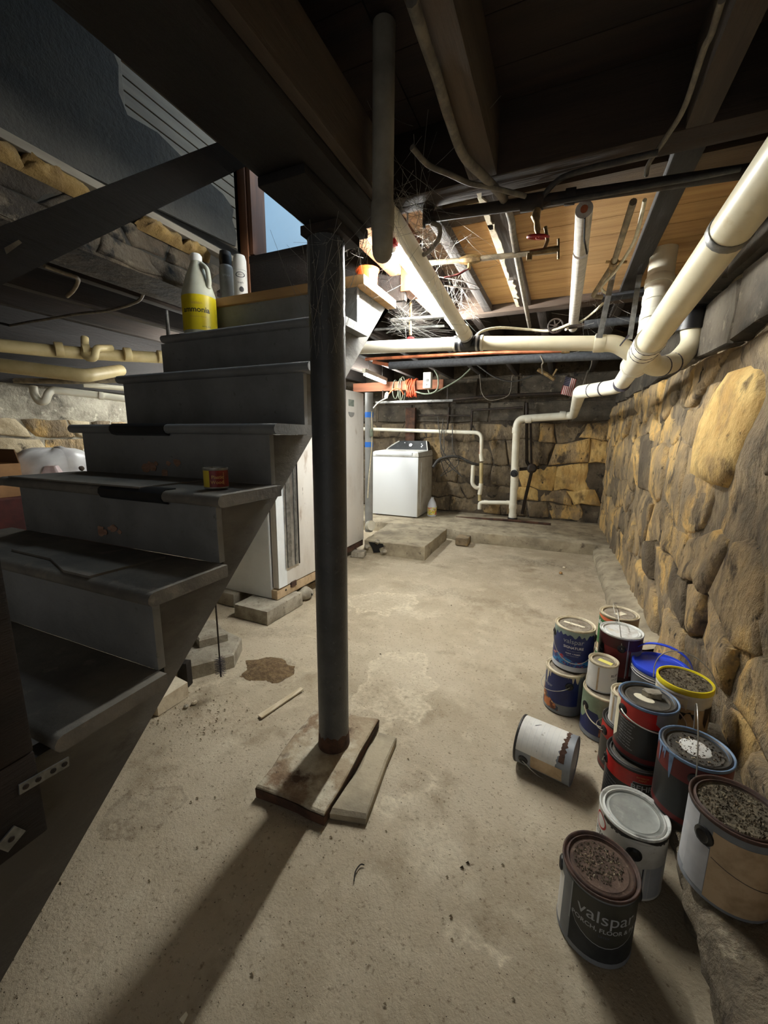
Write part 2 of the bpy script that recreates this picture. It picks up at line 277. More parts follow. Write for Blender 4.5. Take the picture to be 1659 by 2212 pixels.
# ---------------------------------------------------------------- mesh helpers
class B:
    """collects shapes into one bmesh"""
    def __init__(s): s.bm = bmesh.new()
    def quadstrip(s, rings, closed=True, cap=(True, True)):
        vs = [[s.bm.verts.new(p) for p in r] for r in rings]
        n = len(vs[0])
        for a, b in zip(vs, vs[1:]):
            for i in range(n if closed else n - 1):
                j = (i + 1) % n
                try: s.bm.faces.new((a[i], a[j], b[j], b[i]))
                except ValueError: pass
        if closed:
            if cap[0]: s.bm.faces.new(vs[0][::-1])
            if cap[1]: s.bm.faces.new(vs[-1])
        return s
    def box(s, x0, x1, y0, y1, z0, z1, bev=0.0, R=None, at=None):
        t = bmesh.new()
        bmesh.ops.create_cube(t, size=1)
        bmesh.ops.scale(t, vec=(x1 - x0, y1 - y0, z1 - z0), verts=t.verts)
        if bev > 0: bmesh.ops.bevel(t, geom=t.edges[:], offset=bev, segments=2, profile=.6, affect='EDGES')
        c = Vector(((x0 + x1) / 2, (y0 + y1) / 2, (z0 + z1) / 2))
        if R is not None:
            t.transform(R.to_4x4() if len(R) == 3 else R)
        t.transform(Matrix.Translation(c))
        s.merge(t); return s
    def merge(s, t):
        me = bpy.data.meshes.new('tmp'); t.to_mesh(me); t.free()
        s.bm.from_mesh(me); bpy.data.meshes.remove(me); return s
    def tube(s, pts, r, n=10, cap=True, rr=None):
        pts = [Vector(p) for p in pts]
        rings = []; prev = None
        for i, p in enumerate(pts):
            a = pts[max(0, i - 1)]; b = pts[min(len(pts) - 1, i + 1)]
            t = (b - a).normalized()
            if prev is None:
                q = Vector((0, 0, 1)) if abs(t.z) < .9 else Vector((1, 0, 0))
                nrm = (q - t * q.dot(t)).normalized()
            else:
                nrm = prev - t * prev.dot(t)
                nrm = nrm.normalized() if nrm.length > 1e-6 else t.orthogonal().normalized()
            prev = nrm; bi = t.cross(nrm)
            k = r if rr is None else rr[i]
            rings.append([p + (nrm * math.cos(2 * PI * j / n) + bi * math.sin(2 * PI * j / n)) * k for j in range(n)])
        return s.quadstrip(rings, True, (cap, cap))
    def lathe(s, prof, n=28, mtx=None, cap=(True, True)):
        rings = []
        for rad, z in prof:
            rad = max(rad, 1e-5)
            rings.append([Vector((rad * math.cos(2 * PI * j / n), rad * math.sin(2 * PI * j / n), z)) for j in range(n)])
        if mtx is not None: rings = [[mtx @ p for p in r] for r in rings]
        return s.quadstrip(rings, True, cap)
    def prism(s, pts, vec):
        vec = Vector(vec); a = [Vector(p) for p in pts]
        return s.quadstrip([a, [p + vec for p in a]], True, (True, True))
    def grid(s, fn, nu, nv):
        vs = [[s.bm.verts.new(fn(i / nu, j / nv)) for j in range(nv + 1)] for i in range(nu + 1)]
        for i in range(nu):
            for j in range(nv): s.bm.faces.new((vs[i][j], vs[i + 1][j], vs[i + 1][j + 1], vs[i][j + 1]))
        return s
    def tri_strand(s, a, b, w):
        a = Vector(a); b = Vector(b); t = (b - a)
        if t.length < 1e-5: return
        n1 = t.orthogonal().normalized() * w; n2 = t.normalized().cross(n1)
        ra = [a + n1, a - n1 * .5 + n2 * .87, a - n1 * .5 - n2 * .87]
        rb = [p + t for p in ra]
        s.quadstrip([ra, rb], True, (False, False))

def link(name, b, m, parent=None, smooth=35, local=False, kind=None, loc=None):
    bm = b.bm
    bmesh.ops.recalc_face_normals(bm, faces=bm.faces[:])
    off = Vector((0, 0, 0)); o_loc = Vector((0, 0, 0))
    if not local:
        if parent is not None:
            root = parent
            while root.parent is not None: root = root.parent
            off = -Vector(root.location)
        else:
            xs = [v.co for v in bm.verts]
            lo = Vector((min(v.x for v in xs), min(v.y for v in xs), min(v.z for v in xs)))
            hi = Vector((max(v.x for v in xs), max(v.y for v in xs), max(v.z for v in xs)))
            o_loc = Vector(((lo.x + hi.x) / 2, (lo.y + hi.y) / 2, lo.z)); off = -o_loc
        bmesh.ops.translate(bm, vec=off, verts=bm.verts)
    me = bpy.data.meshes.new(name); bm.to_mesh(me); bm.free()
    ms = m if isinstance(m, (list, tuple)) else [m]
    for k in ms: me.materials.append(M[k] if isinstance(k, str) else k)
    if smooth:
        for p in me.polygons: p.use_smooth = True
        me.set_sharp_from_angle(angle=math.radians(smooth))
    o = bpy.data.objects.new(name, me); C.objects.link(o)
    if parent is not None: o.parent = parent
    else: o.location = o_loc
    if kind: o['kind'] = kind
    return o
def tag(o, label, cat=None, group=None, kind=None):
    o['label'] = label
    if cat: o['category'] = cat
    if group: o['group'] = group
    if kind: o['kind'] = kind
    return o
def thing(name, label, cat, loc=(0, 0, 0), group=None, rot=(0, 0, 0)):
    o = bpy.data.objects.new(name, None); C.objects.link(o)
    o.location = loc; o.rotation_euler = rot; o.empty_display_size = .05
    return tag(o, label, cat, group)
def struct(name, b, m, smooth=35): return link(name, b, m, smooth=smooth, kind='structure')
def fillet(pts, r, seg=6):
    pts = [Vector(p) for p in pts]; out = [pts[0]]
    for a, b, c in zip(pts, pts[1:], pts[2:]):
        d1 = (a - b); d2 = (c - b); k = min(r, d1.length * .48, d2.length * .48)
        p = b + d1.normalized() * k; q = b + d2.normalized() * k
        for i in range(seg + 1):
            t = i / seg
            out.append(p * (1 - t) ** 2 + b * 2 * t * (1 - t) + q * t * t)
    out.append(pts[-1]); return out
def smooth_path(pts, seg=6):
    P = [Vector(p) for p in pts]; P = [P[0] * 2 - P[1]] + P + [P[-1] * 2 - P[-2]]; out = []
    for i in range(1, len(P) - 2):
        a, b, c, d = P[i - 1:i + 3]
        for k in range(seg):
            t = k / seg
            out.append(.5 * ((2 * b) + (c - a) * t + (2 * a - 5 * b + 4 * c - d) * t * t + (3 * b - a - 3 * c + d) * t ** 3))
    out.append(P[-2]); return out
def lerp(a, b, t): return Vector(a) * (1 - t) + Vector(b) * t
def text_bm(s, size, bold=False):
    cu = bpy.data.curves.new('txt', 'FONT'); cu.body = s; cu.size = size; cu.align_x = 'CENTER'; cu.align_y = 'CENTER'
    cu.resolution_u = 3
    if bold: cu.offset = size * .018
    o = bpy.data.objects.new('txt', cu); C.objects.link(o)
    dg = bpy.context.evaluated_depsgraph_get()
    me = o.evaluated_get(dg).to_mesh()
    bm = bmesh.new(); bm.from_mesh(me)
    o.evaluated_get(dg).to_mesh_clear()
    bpy.data.objects.remove(o); bpy.data.curves.remove(cu)
    return bm
def plate2d(pts, vec, ia, ib):
    """flat plate from a concave outline, extruded by vec; ia, ib = the outline's own axes"""
    from mathutils.geometry import tessellate_polygon
    b = B(); P0 = [Vector(p) for p in pts]; vec = Vector(vec); n = len(P0)
    va = [b.bm.verts.new(p) for p in P0]; vb = [b.bm.verts.new(p + vec) for p in P0]
    for tri in tessellate_polygon([[Vector((p[ia], p[ib], 0)) for p in P0]]):
        b.bm.faces.new([va[i] for i in tri]); b.bm.faces.new([vb[i] for i in reversed(tri)])
    for i in range(n): b.bm.faces.new((va[i], va[(i + 1) % n], vb[(i + 1) % n], vb[i]))
    return b
def frame(origin, z, x=None):
    z = Vector(z).normalized()
    x = Vector(x) if x is not None else z.orthogonal()
    x = (x - z * x.dot(z)).normalized(); y = z.cross(x)
    m = Matrix((x, y, z)).transposed().to_4x4(); m.translation = Vector(origin); return m
def rnd(a, b): return random.uniform(a, b)
random.seed(7)

# ---------------------------------------------------------------- room shell
def wx(y, z):            # face of the right wall's mortar
    return .60 - .018 * (y - 1) + .02 * noise.noise(Vector((y * 1.3, z * 1.7, 3))) + .03 * max(0, z - .9)
fl = B()
def floor_pt(u, v):
    x = -4.2 + u * 5.2; y = -1.2 + v * 7.2
    h = .006 * noise.noise(Vector((x * 1.1, y * 1.1, 0))) + .003 * noise.noise(Vector((x * 5, y * 5, 2)))
    return Vector((x, y, h - .004))
fl.grid(floor_pt, 104, 144)
floor = struct('floor', fl, 'concrete', 60)
tag(floor, 'stained uneven concrete basement floor')

# raised concrete along the back, and the broken slab in front of the washer
def rough_slab(pts, z0, z1, nz=1, jit=.012, seed=1):
    """slab with subdivided irregular edges; pts = outline counter-clockwise"""
    random.seed(seed)
    out = []
    for a, b in zip(pts, pts[1:] + pts[:1]):
        a = Vector(a); b = Vector(b); n = max(1, int((b - a).length / .09))
        for i in range(n):
            p = a.lerp(b, i / n)
            out.append(p + (Vector((rnd(-jit, jit), rnd(-jit, jit))) if i else Vector((0, 0))))
    s = B()
    low = [Vector((p.x, p.y, z0)) for p in out]
    c = sum(out, Vector((0, 0))) / len(out)
    top = [Vector((p.x, p.y, z1 - .006 + rnd(-.004, .004))) for p in out]
    inn = [Vector((p.x, p.y, z1 + rnd(-.003, .003))) + (Vector((c.x, c.y, z1)) - Vector((p.x, p.y, z1))).normalized() * .012 for p in out]
    s.quadstrip([low, top, inn], True, (True, True))
    return s
trim = struct('trim_1', rough_slab([(-3.4, 4.60), (-1.13, 4.60), (-.98, 4.52), (-.72, 4.55), (-.1, 4.55), (.33, 4.56), (.64, 4.5), (.64, 5.9), (-3.4, 5.9)], -.02, .118, seed=3), 'slab', 50)
tag(trim, 'raised concrete ledge along the foot of the back wall')
# side kerb of the right wall
def kerb_pt(u, v):
    y = 2.35 + u * 2.3
    prof = [(.40 - .02 * u, -.02), (.40 - .02 * u, .05), (.415, .085), (.50, .10), (.62, .15)]
    a, z = prof[min(4, int(v * 4 + .01))]
    k = .018 * noise.noise(Vector((y * 4, v * 6, 5)))
    return Vector((a + k, y, z + k * .6))
kb = B().grid(kerb_pt, 30, 4)
trim2 = struct('trim_2', kb, 'slab', 60)
tag(trim2, 'low concrete kerb at the foot of the right stone wall')
# broken concrete ledge at the near right
def ledge_pt(u, v):
    y = .15 + u * 1.75
    e = .352 + .03 * noise.noise(Vector((y * 5, 1, 0))) + .02 * noise.noise(Vector((y * 17, 4, 0))) + (.05 if y > 1.29 else 0) + .02 * max(0, y - 1.2)
    zt = .185 if y < 1.33 else (.2 if y < 1.64 else max(.115, .2 - (y - 1.64) * 1.6))
    if y < 1.06: zt = .231
    prof = [(e + .05, -.02), (e + .04, .04), (e + .03, .08), (e + .012, .12), (e, .15), (e + .004, zt - .02), (e + .02, zt - .006), (e + .05, zt), (e + .10, zt), (e + .16, zt), (e + .22, zt), (.66, zt + .01), (.75, zt + .01)]
    a, z = prof[min(12, int(v * 12 + .01))]
    k = noise.noise(Vector((y * 9, v * 9, 2))) + .7 * noise.noise(Vector((y * 24, v * 20, 5)))
    return Vector((a + .020 * k * (1 if v < .6 else .2), y, z + .012 * k * (1 if v < .6 else .2)))
trim3 = struct('trim_3', B().grid(ledge_pt, 110, 12), 'ledge', 50)
tag(trim3, 'broken concrete ledge under the nearest cans at right')

def stone(P, nrm, pts, proud, seed):
    """one rubble stone: its outline in wall coordinates, rough flat face rising out of the mortar"""
    rs = random.Random(seed); n = len(pts)
    cu = sum(p[0] for p in pts) / n; cv = sum(p[1] for p in pts) / n
    tilt = (rs.uniform(-1, 1), rs.uniform(-1, 1)); b = B(); rings = []
    out = [(x - cu + rs.uniform(-.008, .008), y - cv + rs.uniform(-.008, .008)) for x, y in pts]
    for f, d in ((1.04, -.9), (1.0, .15), (.93, .72), (.72, 1.0), (.35, 1.05)):
        ring = []
        for x, y in out:
            uu, vv = cu + x * f, cv + y * f
            h = proud * d + (proud * .8 * (tilt[0] * x * f / .2 + tilt[1] * y * f / .2) if d > 0 else 0)
            if d > .3: h += .016 * noise.noise(Vector((uu * 8, vv * 8, seed % 97))) + .006 * noise.noise(Vector((uu * 23, vv * 23, seed % 97)))
            if d < 0: h = -.05
            ring.append(Vector(P(uu, vv)) + nrm * h)
        rings.append(ring)
    b.quadstrip(rings, True, (False, True))
    return b
def rubble(P, nrm, parent, u0, u1, v0, v1, hh, ww, gap, proud, pick, seed, skip=None, wave=.045):
    """coursed rubble whose neighbours share wavering joints"""
    rs = random.Random(seed); v = v0; row = 0
    while v < v1 - hh[0] * .6:
        h = min(rs.uniform(*hh), v1 - v)
        lo = lambda u, r=row, v=v: v + (wave * noise.noise(Vector((u * 3.4, r * 7.1, seed))) if r else 0)
        hi = lambda u, r=row + 1, v=v + h: v + (wave * noise.noise(Vector((u * 3.4, r * 7.1, seed))) if v < v1 - .01 else 0)
        u = u0 + rs.uniform(-.3, 0); s0 = 0.0
        while u < u1:
            w = rs.uniform(*ww); s1 = rs.uniform(-.06, .06); k = rs.uniform(-.03, .03)
            uu = u + w
            a = [(u - s0, None), (u - s0 + w * .33, 0), (u - s0 + w * .66, 0)]
            pts = [(u - s0 + (uu - s1 - u + s0) * t, lo(u + w * t)) for t in (.0, .3, .65, 1)]
            pts += [((uu - s1 + uu + s1) / 2 + k, (lo(uu) + hi(uu)) / 2)]
            pts += [(uu + s1 + (u + s0 - uu - s1) * t, hi(uu - w * t)) for t in (.0, .35, .7, 1)]
            pts += [(u + rs.uniform(-.015, .015), (lo(u) + hi(u)) / 2)]
            cx = sum(p[0] for p in pts) / len(pts); cy = sum(p[1] for p in pts) / len(pts)
            q = []
            for i, (x, y) in enumerate(pts):
                d = math.hypot(x - cx, y - cy); g = gap * (2.0 if i in (0, 3, 5, 8) else 1.0)
                q.append((cx + (x - cx) * max(.3, 1 - g / d), cy + (y - cy) * max(.3, 1 - g / d)))
            if not (skip and skip(cx, cy)) and u0 <= cx <= u1:
                link('stone', stone(P, nrm, q, rs.uniform(*proud), rs.randint(0, 9999)), pick(rs, cx, cy), parent, 70)
            u = uu; s0 = s1
        v += h; row += 1
def oval(u0, u1, v0, v1, n=12, e=3.0, rot=0.0, seed=1):
    rs = random.Random(seed); out = []
    for k in range(n):
        a = 2 * PI * k / n; c, s_ = math.cos(a), math.sin(a); r_ = (abs(c) ** e + abs(s_) ** e) ** (-1 / e) * rs.uniform(.9, 1.04)
        x, y = c * r_ * (u1 - u0) / 2, s_ * r_ * (v1 - v0) / 2
        out.append(((u0 + u1) / 2 + x * math.cos(rot) - y * math.sin(rot), (v0 + v1) / 2 + x * math.sin(rot) + y * math.cos(rot)))
    return out
def block(P, nrm, u0, u1, v0, v1, proud, seed):
    rs = random.Random(seed); b = B()
    def q(f, d, g=0): 
        pts = []
        for i, (x, y) in enumerate(((-1, -1), (-.3, -1), (.4, -1), (1, -1), (1, 0), (1, 1), (.3, 1), (-.4, 1), (-1, 1), (-1, 0))):
            r1 = random.Random(seed * 31 + i)
            x += r1.uniform(-.05, .05); y += r1.uniform(-.1, .1)
            uu = (u0 + u1) / 2 + (u1 - u0) / 2 * x * f; vv = (v0 + v1) / 2 + (v1 - v0) / 2 * y * f
            pts.append(Vector(P(uu, vv)) + nrm * (d + r1.uniform(-.006, .006)))
        return pts
    b.quadstrip([q(1, -.06), q(1, proud * .5), q(.95, proud)], True, (False, True)); return b

# right wall: mortar bed, rubble stones, a course of parged blocks under the sill
YR0, YR1 = -1.0, 6.0
def PR(u, v): return (wx(u, v), u, v)
def rw_pt(u, v):
    y = YR0 + u * (YR1 - YR0); z = -.05 + v * 2.3
    x = wx(y, z) + .03 * noise.noise(Vector((y * 4, z * 4, 9))) + .014 * noise.noise(Vector((y * 13, z * 13, 4)))
    if z > 1.56: x += .05
    return Vector((x, y, z))
wall_right = struct('wall_right', B().grid(rw_pt, 130, 52), 'mortar', 70)
tag(wall_right, 'rubble stone foundation wall with ochre stones and dark mortar at right')
nR = Vector((-1, 0, 0))
hero = (1.80, 2.16, 1.02, 1.46)
link('stone', stone(PR, nR, oval(*hero, 12, 3.2, .12, 5), .05, 900), 'rubble_yellow', wall_right, 70)
rs = random.Random(21)
rubble(PR, nR, wall_right, -.6, 5.72, .06, 1.57, (.18, .38), (.16, .5), .004, (.004, .034),
       lambda r, u, v: 'rubble_grey' if r.random() < .2 else 'rubble', 5,
       lambda u, v: hero[0] - .04 < u < hero[1] + .04 and hero[2] - .05 < v < hero[3] + .05, wave=.13)
def PRU(u, v): return (wx(u, v) + .045, u, v)
for (z0, z1, seed0) in ((1.60, 1.86, 40), (1.89, 2.12, 80)):
    u = -.5
    while u < 5.7:
        w = rs.uniform(.5, .85)
        link('block', block(PRU, nR, u, u + w, z0, z1, rs.uniform(.03, .055), seed0), 'parge_dark', wall_right, 40)
        u += w + .025; seed0 += 1

# back wall
YB = 5.74
def PBk(u, v): return (u, YB + .02 * noise.noise(Vector((u * 1.5, v * 1.5, 7))), v)
def bw_pt(u, v):
    x = -4.2 + u * 5.0; z = -.05 + v * 2.3
    y = YB + .03 * noise.noise(Vector((x * 4, z * 4, 1))) + .012 * noise.noise(Vector((x * 12, z * 12, 6)))
    return Vector((x, y, z))
wall_back = struct('wall_back', B().grid(bw_pt, 90, 46), 'mortar_dark', 70)
tag(wall_back, 'dark stone back wall behind the washing machine')
nB = Vector((0, -1, 0))
rubble(PBk, nB, wall_back, -3.3, .52, .13, 1.38, (.17, .34), (.16, .55), .004, (.004, .034),
       lambda r, u, v: ('rubble' if r.random() < .6 else 'rubble_yellow') if u > -.42 and r.random() < .8 else 'rubble_grey', 8, None, .11)
for z0, z1 in ((1.40, 1.66), (1.69, 1.98)):
    u = -3.3 + rs.uniform(0, .3)
    while u < .5:
        w = rs.uniform(.4, .62)
        link('block', block(PBk, nB, u, min(u + w, .58), z0, z1, rs.uniform(.02, .035), rs.randint(0, 999)), 'parge_dark', wall_back, 40)
        u += w + .025

# left outer wall, seen between the stair treads
XL = -3.86
def PL(u, v): return (XL, u, v)
def lw_pt(u, v):
    y = -1.2 + u * 7.2; z = -.05 + v * 2.3
    x = XL + .02 * noise.noise(Vector((y * 4, z * 4, 1))) + (.03 if z > 1.32 else 0)
    return Vector((x, y, z))
wall_left = struct('wall_left', B().grid(lw_pt, 90, 46), 'parge', 70)
tag(wall_left, 'stone wall with grey parging above, far left behind the stairs')
nL = Vector((1, 0, 0))
rubble(PL, nL, wall_left, .4, 4.2, .3, 1.31, (.10, .2), (.14, .4), .008, (.015, .04), lambda r, u, v: r.choice(['rubble', 'rubble_grey', 'rubble_pale']), 3)
link('sill_beam', B().box(XL + .02, XL + .09, -1.2, 5.6, 1.56, 2.165, .01), 'wood_black', wall_left, 30)
# wall behind the camera
# (unseen opening added here to let world light in as fill for the stairs)
struct('wall_front', B().box(-4.2, -1.1, -1.3, -1.2, -.05, 2.3).box(-1.1, 1.0, -1.3, -1.2, 1.95, 2.3), 'mortar')

# ---------------------------------------------------------------- ceiling: boards, joists, headers, girder
ZS, ZJ = 2.17, 1.98          # underside of the boards, underside of the joists
HY0, HY1 = 1.42, 1.475       # header of the stair opening
ceil = struct('ceiling', B().box(-4.2, 1.0, -1.3, 5.9, ZS + .03, ZS + .06).box(-4.2, 1.0, -1.3, 5.9, ZS + .06, ZS + .08), 'void', 0)
tag(ceil, 'open timber ceiling of dark joists under wide floor boards')
# the stairwell is open above: replace the ceiling slab by strips around it
bm = bmesh.new()
WX0, WX1, WY0, WY1 = -1.80, -.76, -.2, 2.17
for (x0, x1, y0, y1) in ((-4.2, WX0, -1.3, 5.9), (WX1, 1.0, -1.3, 5.9), (WX0, WX1, -1.3, WY0), (WX0, WX1, WY1, 5.9)):
    t = B().box(x0, x1, y0, y1, ZS + .025, ZS + .06); me = bpy.data.meshes.new('t'); t.bm.to_mesh(me); bm.from_mesh(me); t.bm.free(); bpy.data.meshes.remove(me)
bm.transform(Matrix.Translation(-Vector(ceil.location))); bm.to_mesh(ceil.data); bm.free()
y = -1.2; i = 0
while y < 5.7:
    w = rs.uniform(.13, .17)
    for (x0, x1) in ((-.50, .95), (-.74, -.504), (-3.8, -1.82), (-1.816, -.744)):
        if x0 < -1.8 and x1 > -1 and y < 2.2: continue
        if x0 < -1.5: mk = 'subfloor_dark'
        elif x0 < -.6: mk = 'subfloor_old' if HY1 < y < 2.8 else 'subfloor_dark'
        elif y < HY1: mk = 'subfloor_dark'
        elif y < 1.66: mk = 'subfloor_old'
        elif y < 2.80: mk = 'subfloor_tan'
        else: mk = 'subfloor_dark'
        zb_ = 2.02 if mk in ('subfloor_tan', 'subfloor_old') and y + w < 2.96 and y > HY1 and x0 > -.6 else ZS
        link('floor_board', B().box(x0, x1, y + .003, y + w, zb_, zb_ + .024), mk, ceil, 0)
    y += w; i += 1
def joist(x0, x1, y0, y1, m='wood_dark', z0=ZJ, z1=ZS):
    return link('joist', B().box(x0, x1, y0, y1, z0, z1, .004), m, ceil, 30)
j1 = joist(-.335, -.25, -1.2, HY0, 'wood_grey')
joist(.225, .285, -1.2, HY0, 'wood_grey')
joist(.72, .78, -1.2, HY0)
old = joist(-.325, -.245, HY1, 2.80, 'wood_grey', ZJ + .01)
joist(.225, .30, HY1, 2.80, 'wood_black', ZJ + .01)
for x in (-.53, .72): joist(x, x + .05, HY1, 2.80)
joist(-.86, -.80, HY1 - .05, 2.79, 'cardboard_in')
for x in (-.64, -.22, .22, .62): joist(x, x + .055, 2.90, 5.7)
for x in (-1.06, -1.5): joist(x, x + .055, 2.22, 5.7)
for x in (-1.95, -2.4, -2.85, -3.3): joist(x, x + .06, -1.2, 5.7)
# old flaking whitewash on the joist beyond the header
for k, (y0, y1, d) in enumerate(((1.50, 1.76, .030), (1.72, 2.05, .045), (2.02, 2.30, .03), (2.34, 2.62, .05), (2.6, 2.78, .03))):
    b = B(); n = 9; r0 = []; r1 = []
    for i in range(n):
        yy = y0 + (y1 - y0) * i / (n - 1); r1.append(Vector((-.327, yy, ZS - .01))); 
        r0.append(Vector((-.327, yy, ZJ + .012)))
    tp = [p + Vector((-.008, 0, 0)) for p in r0 + r1[::-1]]
    b.prism(r0 + r1[::-1], (-.006, 0, 0))
    bt = [Vector((-.328, y0 + (y1 - y0) * i / (n - 1), ZJ + .004)) for i in range(n)]
    b.prism(bt + [Vector((-.328 + d * (.55 + .45 * noise.noise(Vector((i * 1.7, k, 0)))), p.y, p.z)) for i, p in reversed(list(enumerate(bt)))], (0, 0, .006))
    link('plaster_flake', b, 'plaster', old, 30)
def header(x0, x1, y0, y1, z0, m, z1=ZS):
    return link('header_beam', B().box(x0, x1, y0, y1, z0, z1, .004), m, ceil, 30)
header(-.76, .74, HY0, HY1 + .0, ZJ, 'wood_dark_x')
header(-.76, .74, HY1 + .004, HY1 + .05, ZJ + .004, 'wood_dark_x', ZS - .004)
header(-.74, .74, 2.80, 2.89, ZJ - .01, 'wood_dark_x')
# cross bridging between the far joists
for x in (-.585, -.165, .275, -1.005, -1.445):
    for s_ in (0, 1):
        a = Vector((x + .005, 4.1, ZJ + .01)); c = Vector((x + .355, 4.14, ZS - .02))
        if s_: a.z, c.z = c.z, a.z
        d = (c - a); L_ = d.length; ang = math.atan2(d.z, d.x)
        link('bridging', B().box((a.x + c.x) / 2 - L_ / 2, (a.x + c.x) / 2 + L_ / 2, 4.08 + .05 * s_, 4.12 + .05 * s_, (a.z + c.z) / 2 - .018, (a.z + c.z) / 2 + .018, 0, Matrix.Rotation(-ang, 3, 'Y')), 'wood_dark_x', ceil, 0)
# girder over the column
girder = thing('girder', 'heavy dark timber girder running overhead onto the steel column', 'beam', (-.645, 1.0, 1.815))
link('timber', B().box(-.742, -.545, -1.2, 1.235, 1.815, 1.995, .006), 'wood_black', girder, 30)
link('side_board', B().box(-.775, -.744, -1.2, 1.40, 1.85, 2.165, .004), 'wood_dark', girder, 30)
link('edge_strip', B().box(-.543, -.515, -1.2, 1.20, 1.835, 1.985, .004), 'wood_grey', girder, 30)
link('packing_block', B().box(-.738, -.60, .90, 1.24, 1.79, 1.813, .004), 'wood_black', girder, 30)
# reddish timber hung low across the back
rb = tag(link('timber_beam', B().box(-2.75, -1.455, 5.20, 5.245, 1.80, 1.915, .003), 'wood_red', None, 30), 'short reddish timber across the back above the washer, cord coiled on it', 'beam')
hp = thing('hanger_batten', 'pale metal batten under the reddish timber beam', 'batten', (-1.85, 5.2, 1.635))
link('bar', B().box(-2.40, -1.32, 5.19, 5.21, 1.635, 1.665, .003), 'galv', hp, 30)
for x in (-2.3, -1.4): link('hanger', B().box(x, x + .012, 5.195, 5.205, 1.665, 1.81), 'iron', hp, 0)

# ---------------------------------------------------------------- stairs
TR = [(1, -.08, .207), (2, .135, .414), (3, .365, .620), (4, .578, .832), (5, .792, 1.031), (6, 1.031, 1.228), (7, 1.229, 1.446), (8, 1.44, 1.657)]
XE = [(-1.95, -.872), (-1.95, -.872), (-1.94, -.835), (-1.93, -.835), (-1.91, -.825), (-1.875, -.822), (-1.84, -.825), (-1.80, -.825)]
stairs = thing('staircase', 'dark grey painted wooden staircase climbing past the steel column', 'stairs', (-1.35, .9, 0))
SX1 = -.868                                    # outer face of the right stringer
def stringer(x0, x1):
    pts = []
    lowy = lambda y: max(0.0, .93 * y - .03)
    top = [(-.05, 0.0), (-.05, .30), (.20, .585)]
    for i, (k, yn, z) in enumerate(TR):
        if k < 3: continue
        yr = yn + .046 if k > 3 else .20
        zb = z - .035
        ynext = (TR[i + 1][1] + .046) if i + 1 < len(TR) else 1.69
        top += [(yr, zb - .17), (yr, zb), (ynext, zb)] if k > 3 else [(ynext, zb)]
    top += [(1.69, 1.823), (2.03, 1.823), (2.03, 1.862)]
    pts = [(.045, 0.0)] + [(t, .93 * t - .03) for t in (.2, .6, 1.0, 1.4, 1.8)] + [(2.03, 1.862)]
    poly = pts[:-1] + top[::-1]
    # drop repeats
    out = []
    for p in poly:
        if not out or (abs(p[0] - out[-1][0]) + abs(p[1] - out[-1][1])) > 1e-4: out.append(p)
    b = B(); a = [Vector((x0, p[0], p[1])) for p in out]
    va = [b.bm.verts.new(p) for p in a]; vb = [b.bm.verts.new(p + Vector((x1 - x0, 0, 0))) for p in a]
    from mathutils.geometry import tessellate_polygon
    for tri in tessellate_polygon([[Vector((p[0], p[1], 0)) for p in out]]):
        b.bm.faces.new([va[i] for i in tri]); b.bm.faces.new([vb[i] for i in reversed(tri)])
    n = len(out)
    for i in range(n): b.bm.faces.new((va[i], va[(i + 1) % n], vb[(i + 1) % n], vb[i]))
    return b
link('stringer', stringer(SX1 - .04, SX1), 'stair_side', stairs, 0)
link('stringer', stringer(-1.83, -1.79), 'stair_paint', stairs, 0)
for i, (k, yn, z) in enumerate(TR):
    x0, x1 = XE[i]
    yb = (TR[i + 1][1] + .028) if i + 1 < len(TR) else 1.70
    b = B()
    prof = [(yb, z - .034), (yb, z), (yn + .016, z), (yn + .006, z - .004), (yn, z - .013), (yn, z - .022), (yn + .006, z - .031), (yn + .016, z - .034)]
    b.prism([(x0, p[0], p[1]) for p in prof], (x1 - x0, 0, 0))
    link('tread', b, 'tread_worn' if k in (3, 4, 5) else 'stair_paint', stairs, 40)
    rz0 = 0 if i == 0 else TR[i - 1][2]
    link('riser', B().box(-1.83, SX1 + (.004 if k > 3 else -.004), yn + .028, yn + .048, rz0, z - .034, .001), 'stair_paint', stairs, 0)
link('riser', B().box(-1.83, SX1 + .004, 1.675, 1.695, 1.657, 1.823, .001), 'stair_paint', stairs, 0)
link('landing_board', B().box(-1.745, -.822, 1.655, 2.02, 1.823, 1.862, .002), 'tan_wood', stairs, 30)
# worn bare patches at the foot of two risers
def blotch(cx, cz, yy, w, h, seed):
    b = B(); r_ = random.Random(seed)
    for q in range(9):
        ux = cx + r_.uniform(-w, w); uz = cz + r_.uniform(-h, h) * (1 - abs(ux - cx) / w * .6); s1 = r_.uniform(.25, .55) * h
        pts = [Vector((ux + s1 * 1.3 * r_.uniform(.6, 1.2) * math.cos(a * PI / 4), yy, uz + s1 * r_.uniform(.6, 1.2) * math.sin(a * PI / 4))) for a in range(8)]
        b.prism([p_ + Vector((0, -.0003 * q, 0)) for p_ in pts], (0, -.0010, 0))
    return b
b1 = blotch((-1.383,1.058,1.077)[0], (-1.383,1.058,1.077)[2], 1.0585, .10, .036, 3)
link('worn_patch', b1, 'bare_wood', stairs, 0)
b1 = blotch((-1.335,0.820,0.874)[0], (-1.335,0.820,0.874)[2], .8195, .06, .026, 5)
link('worn_patch', b1, 'bare_wood', stairs, 0)
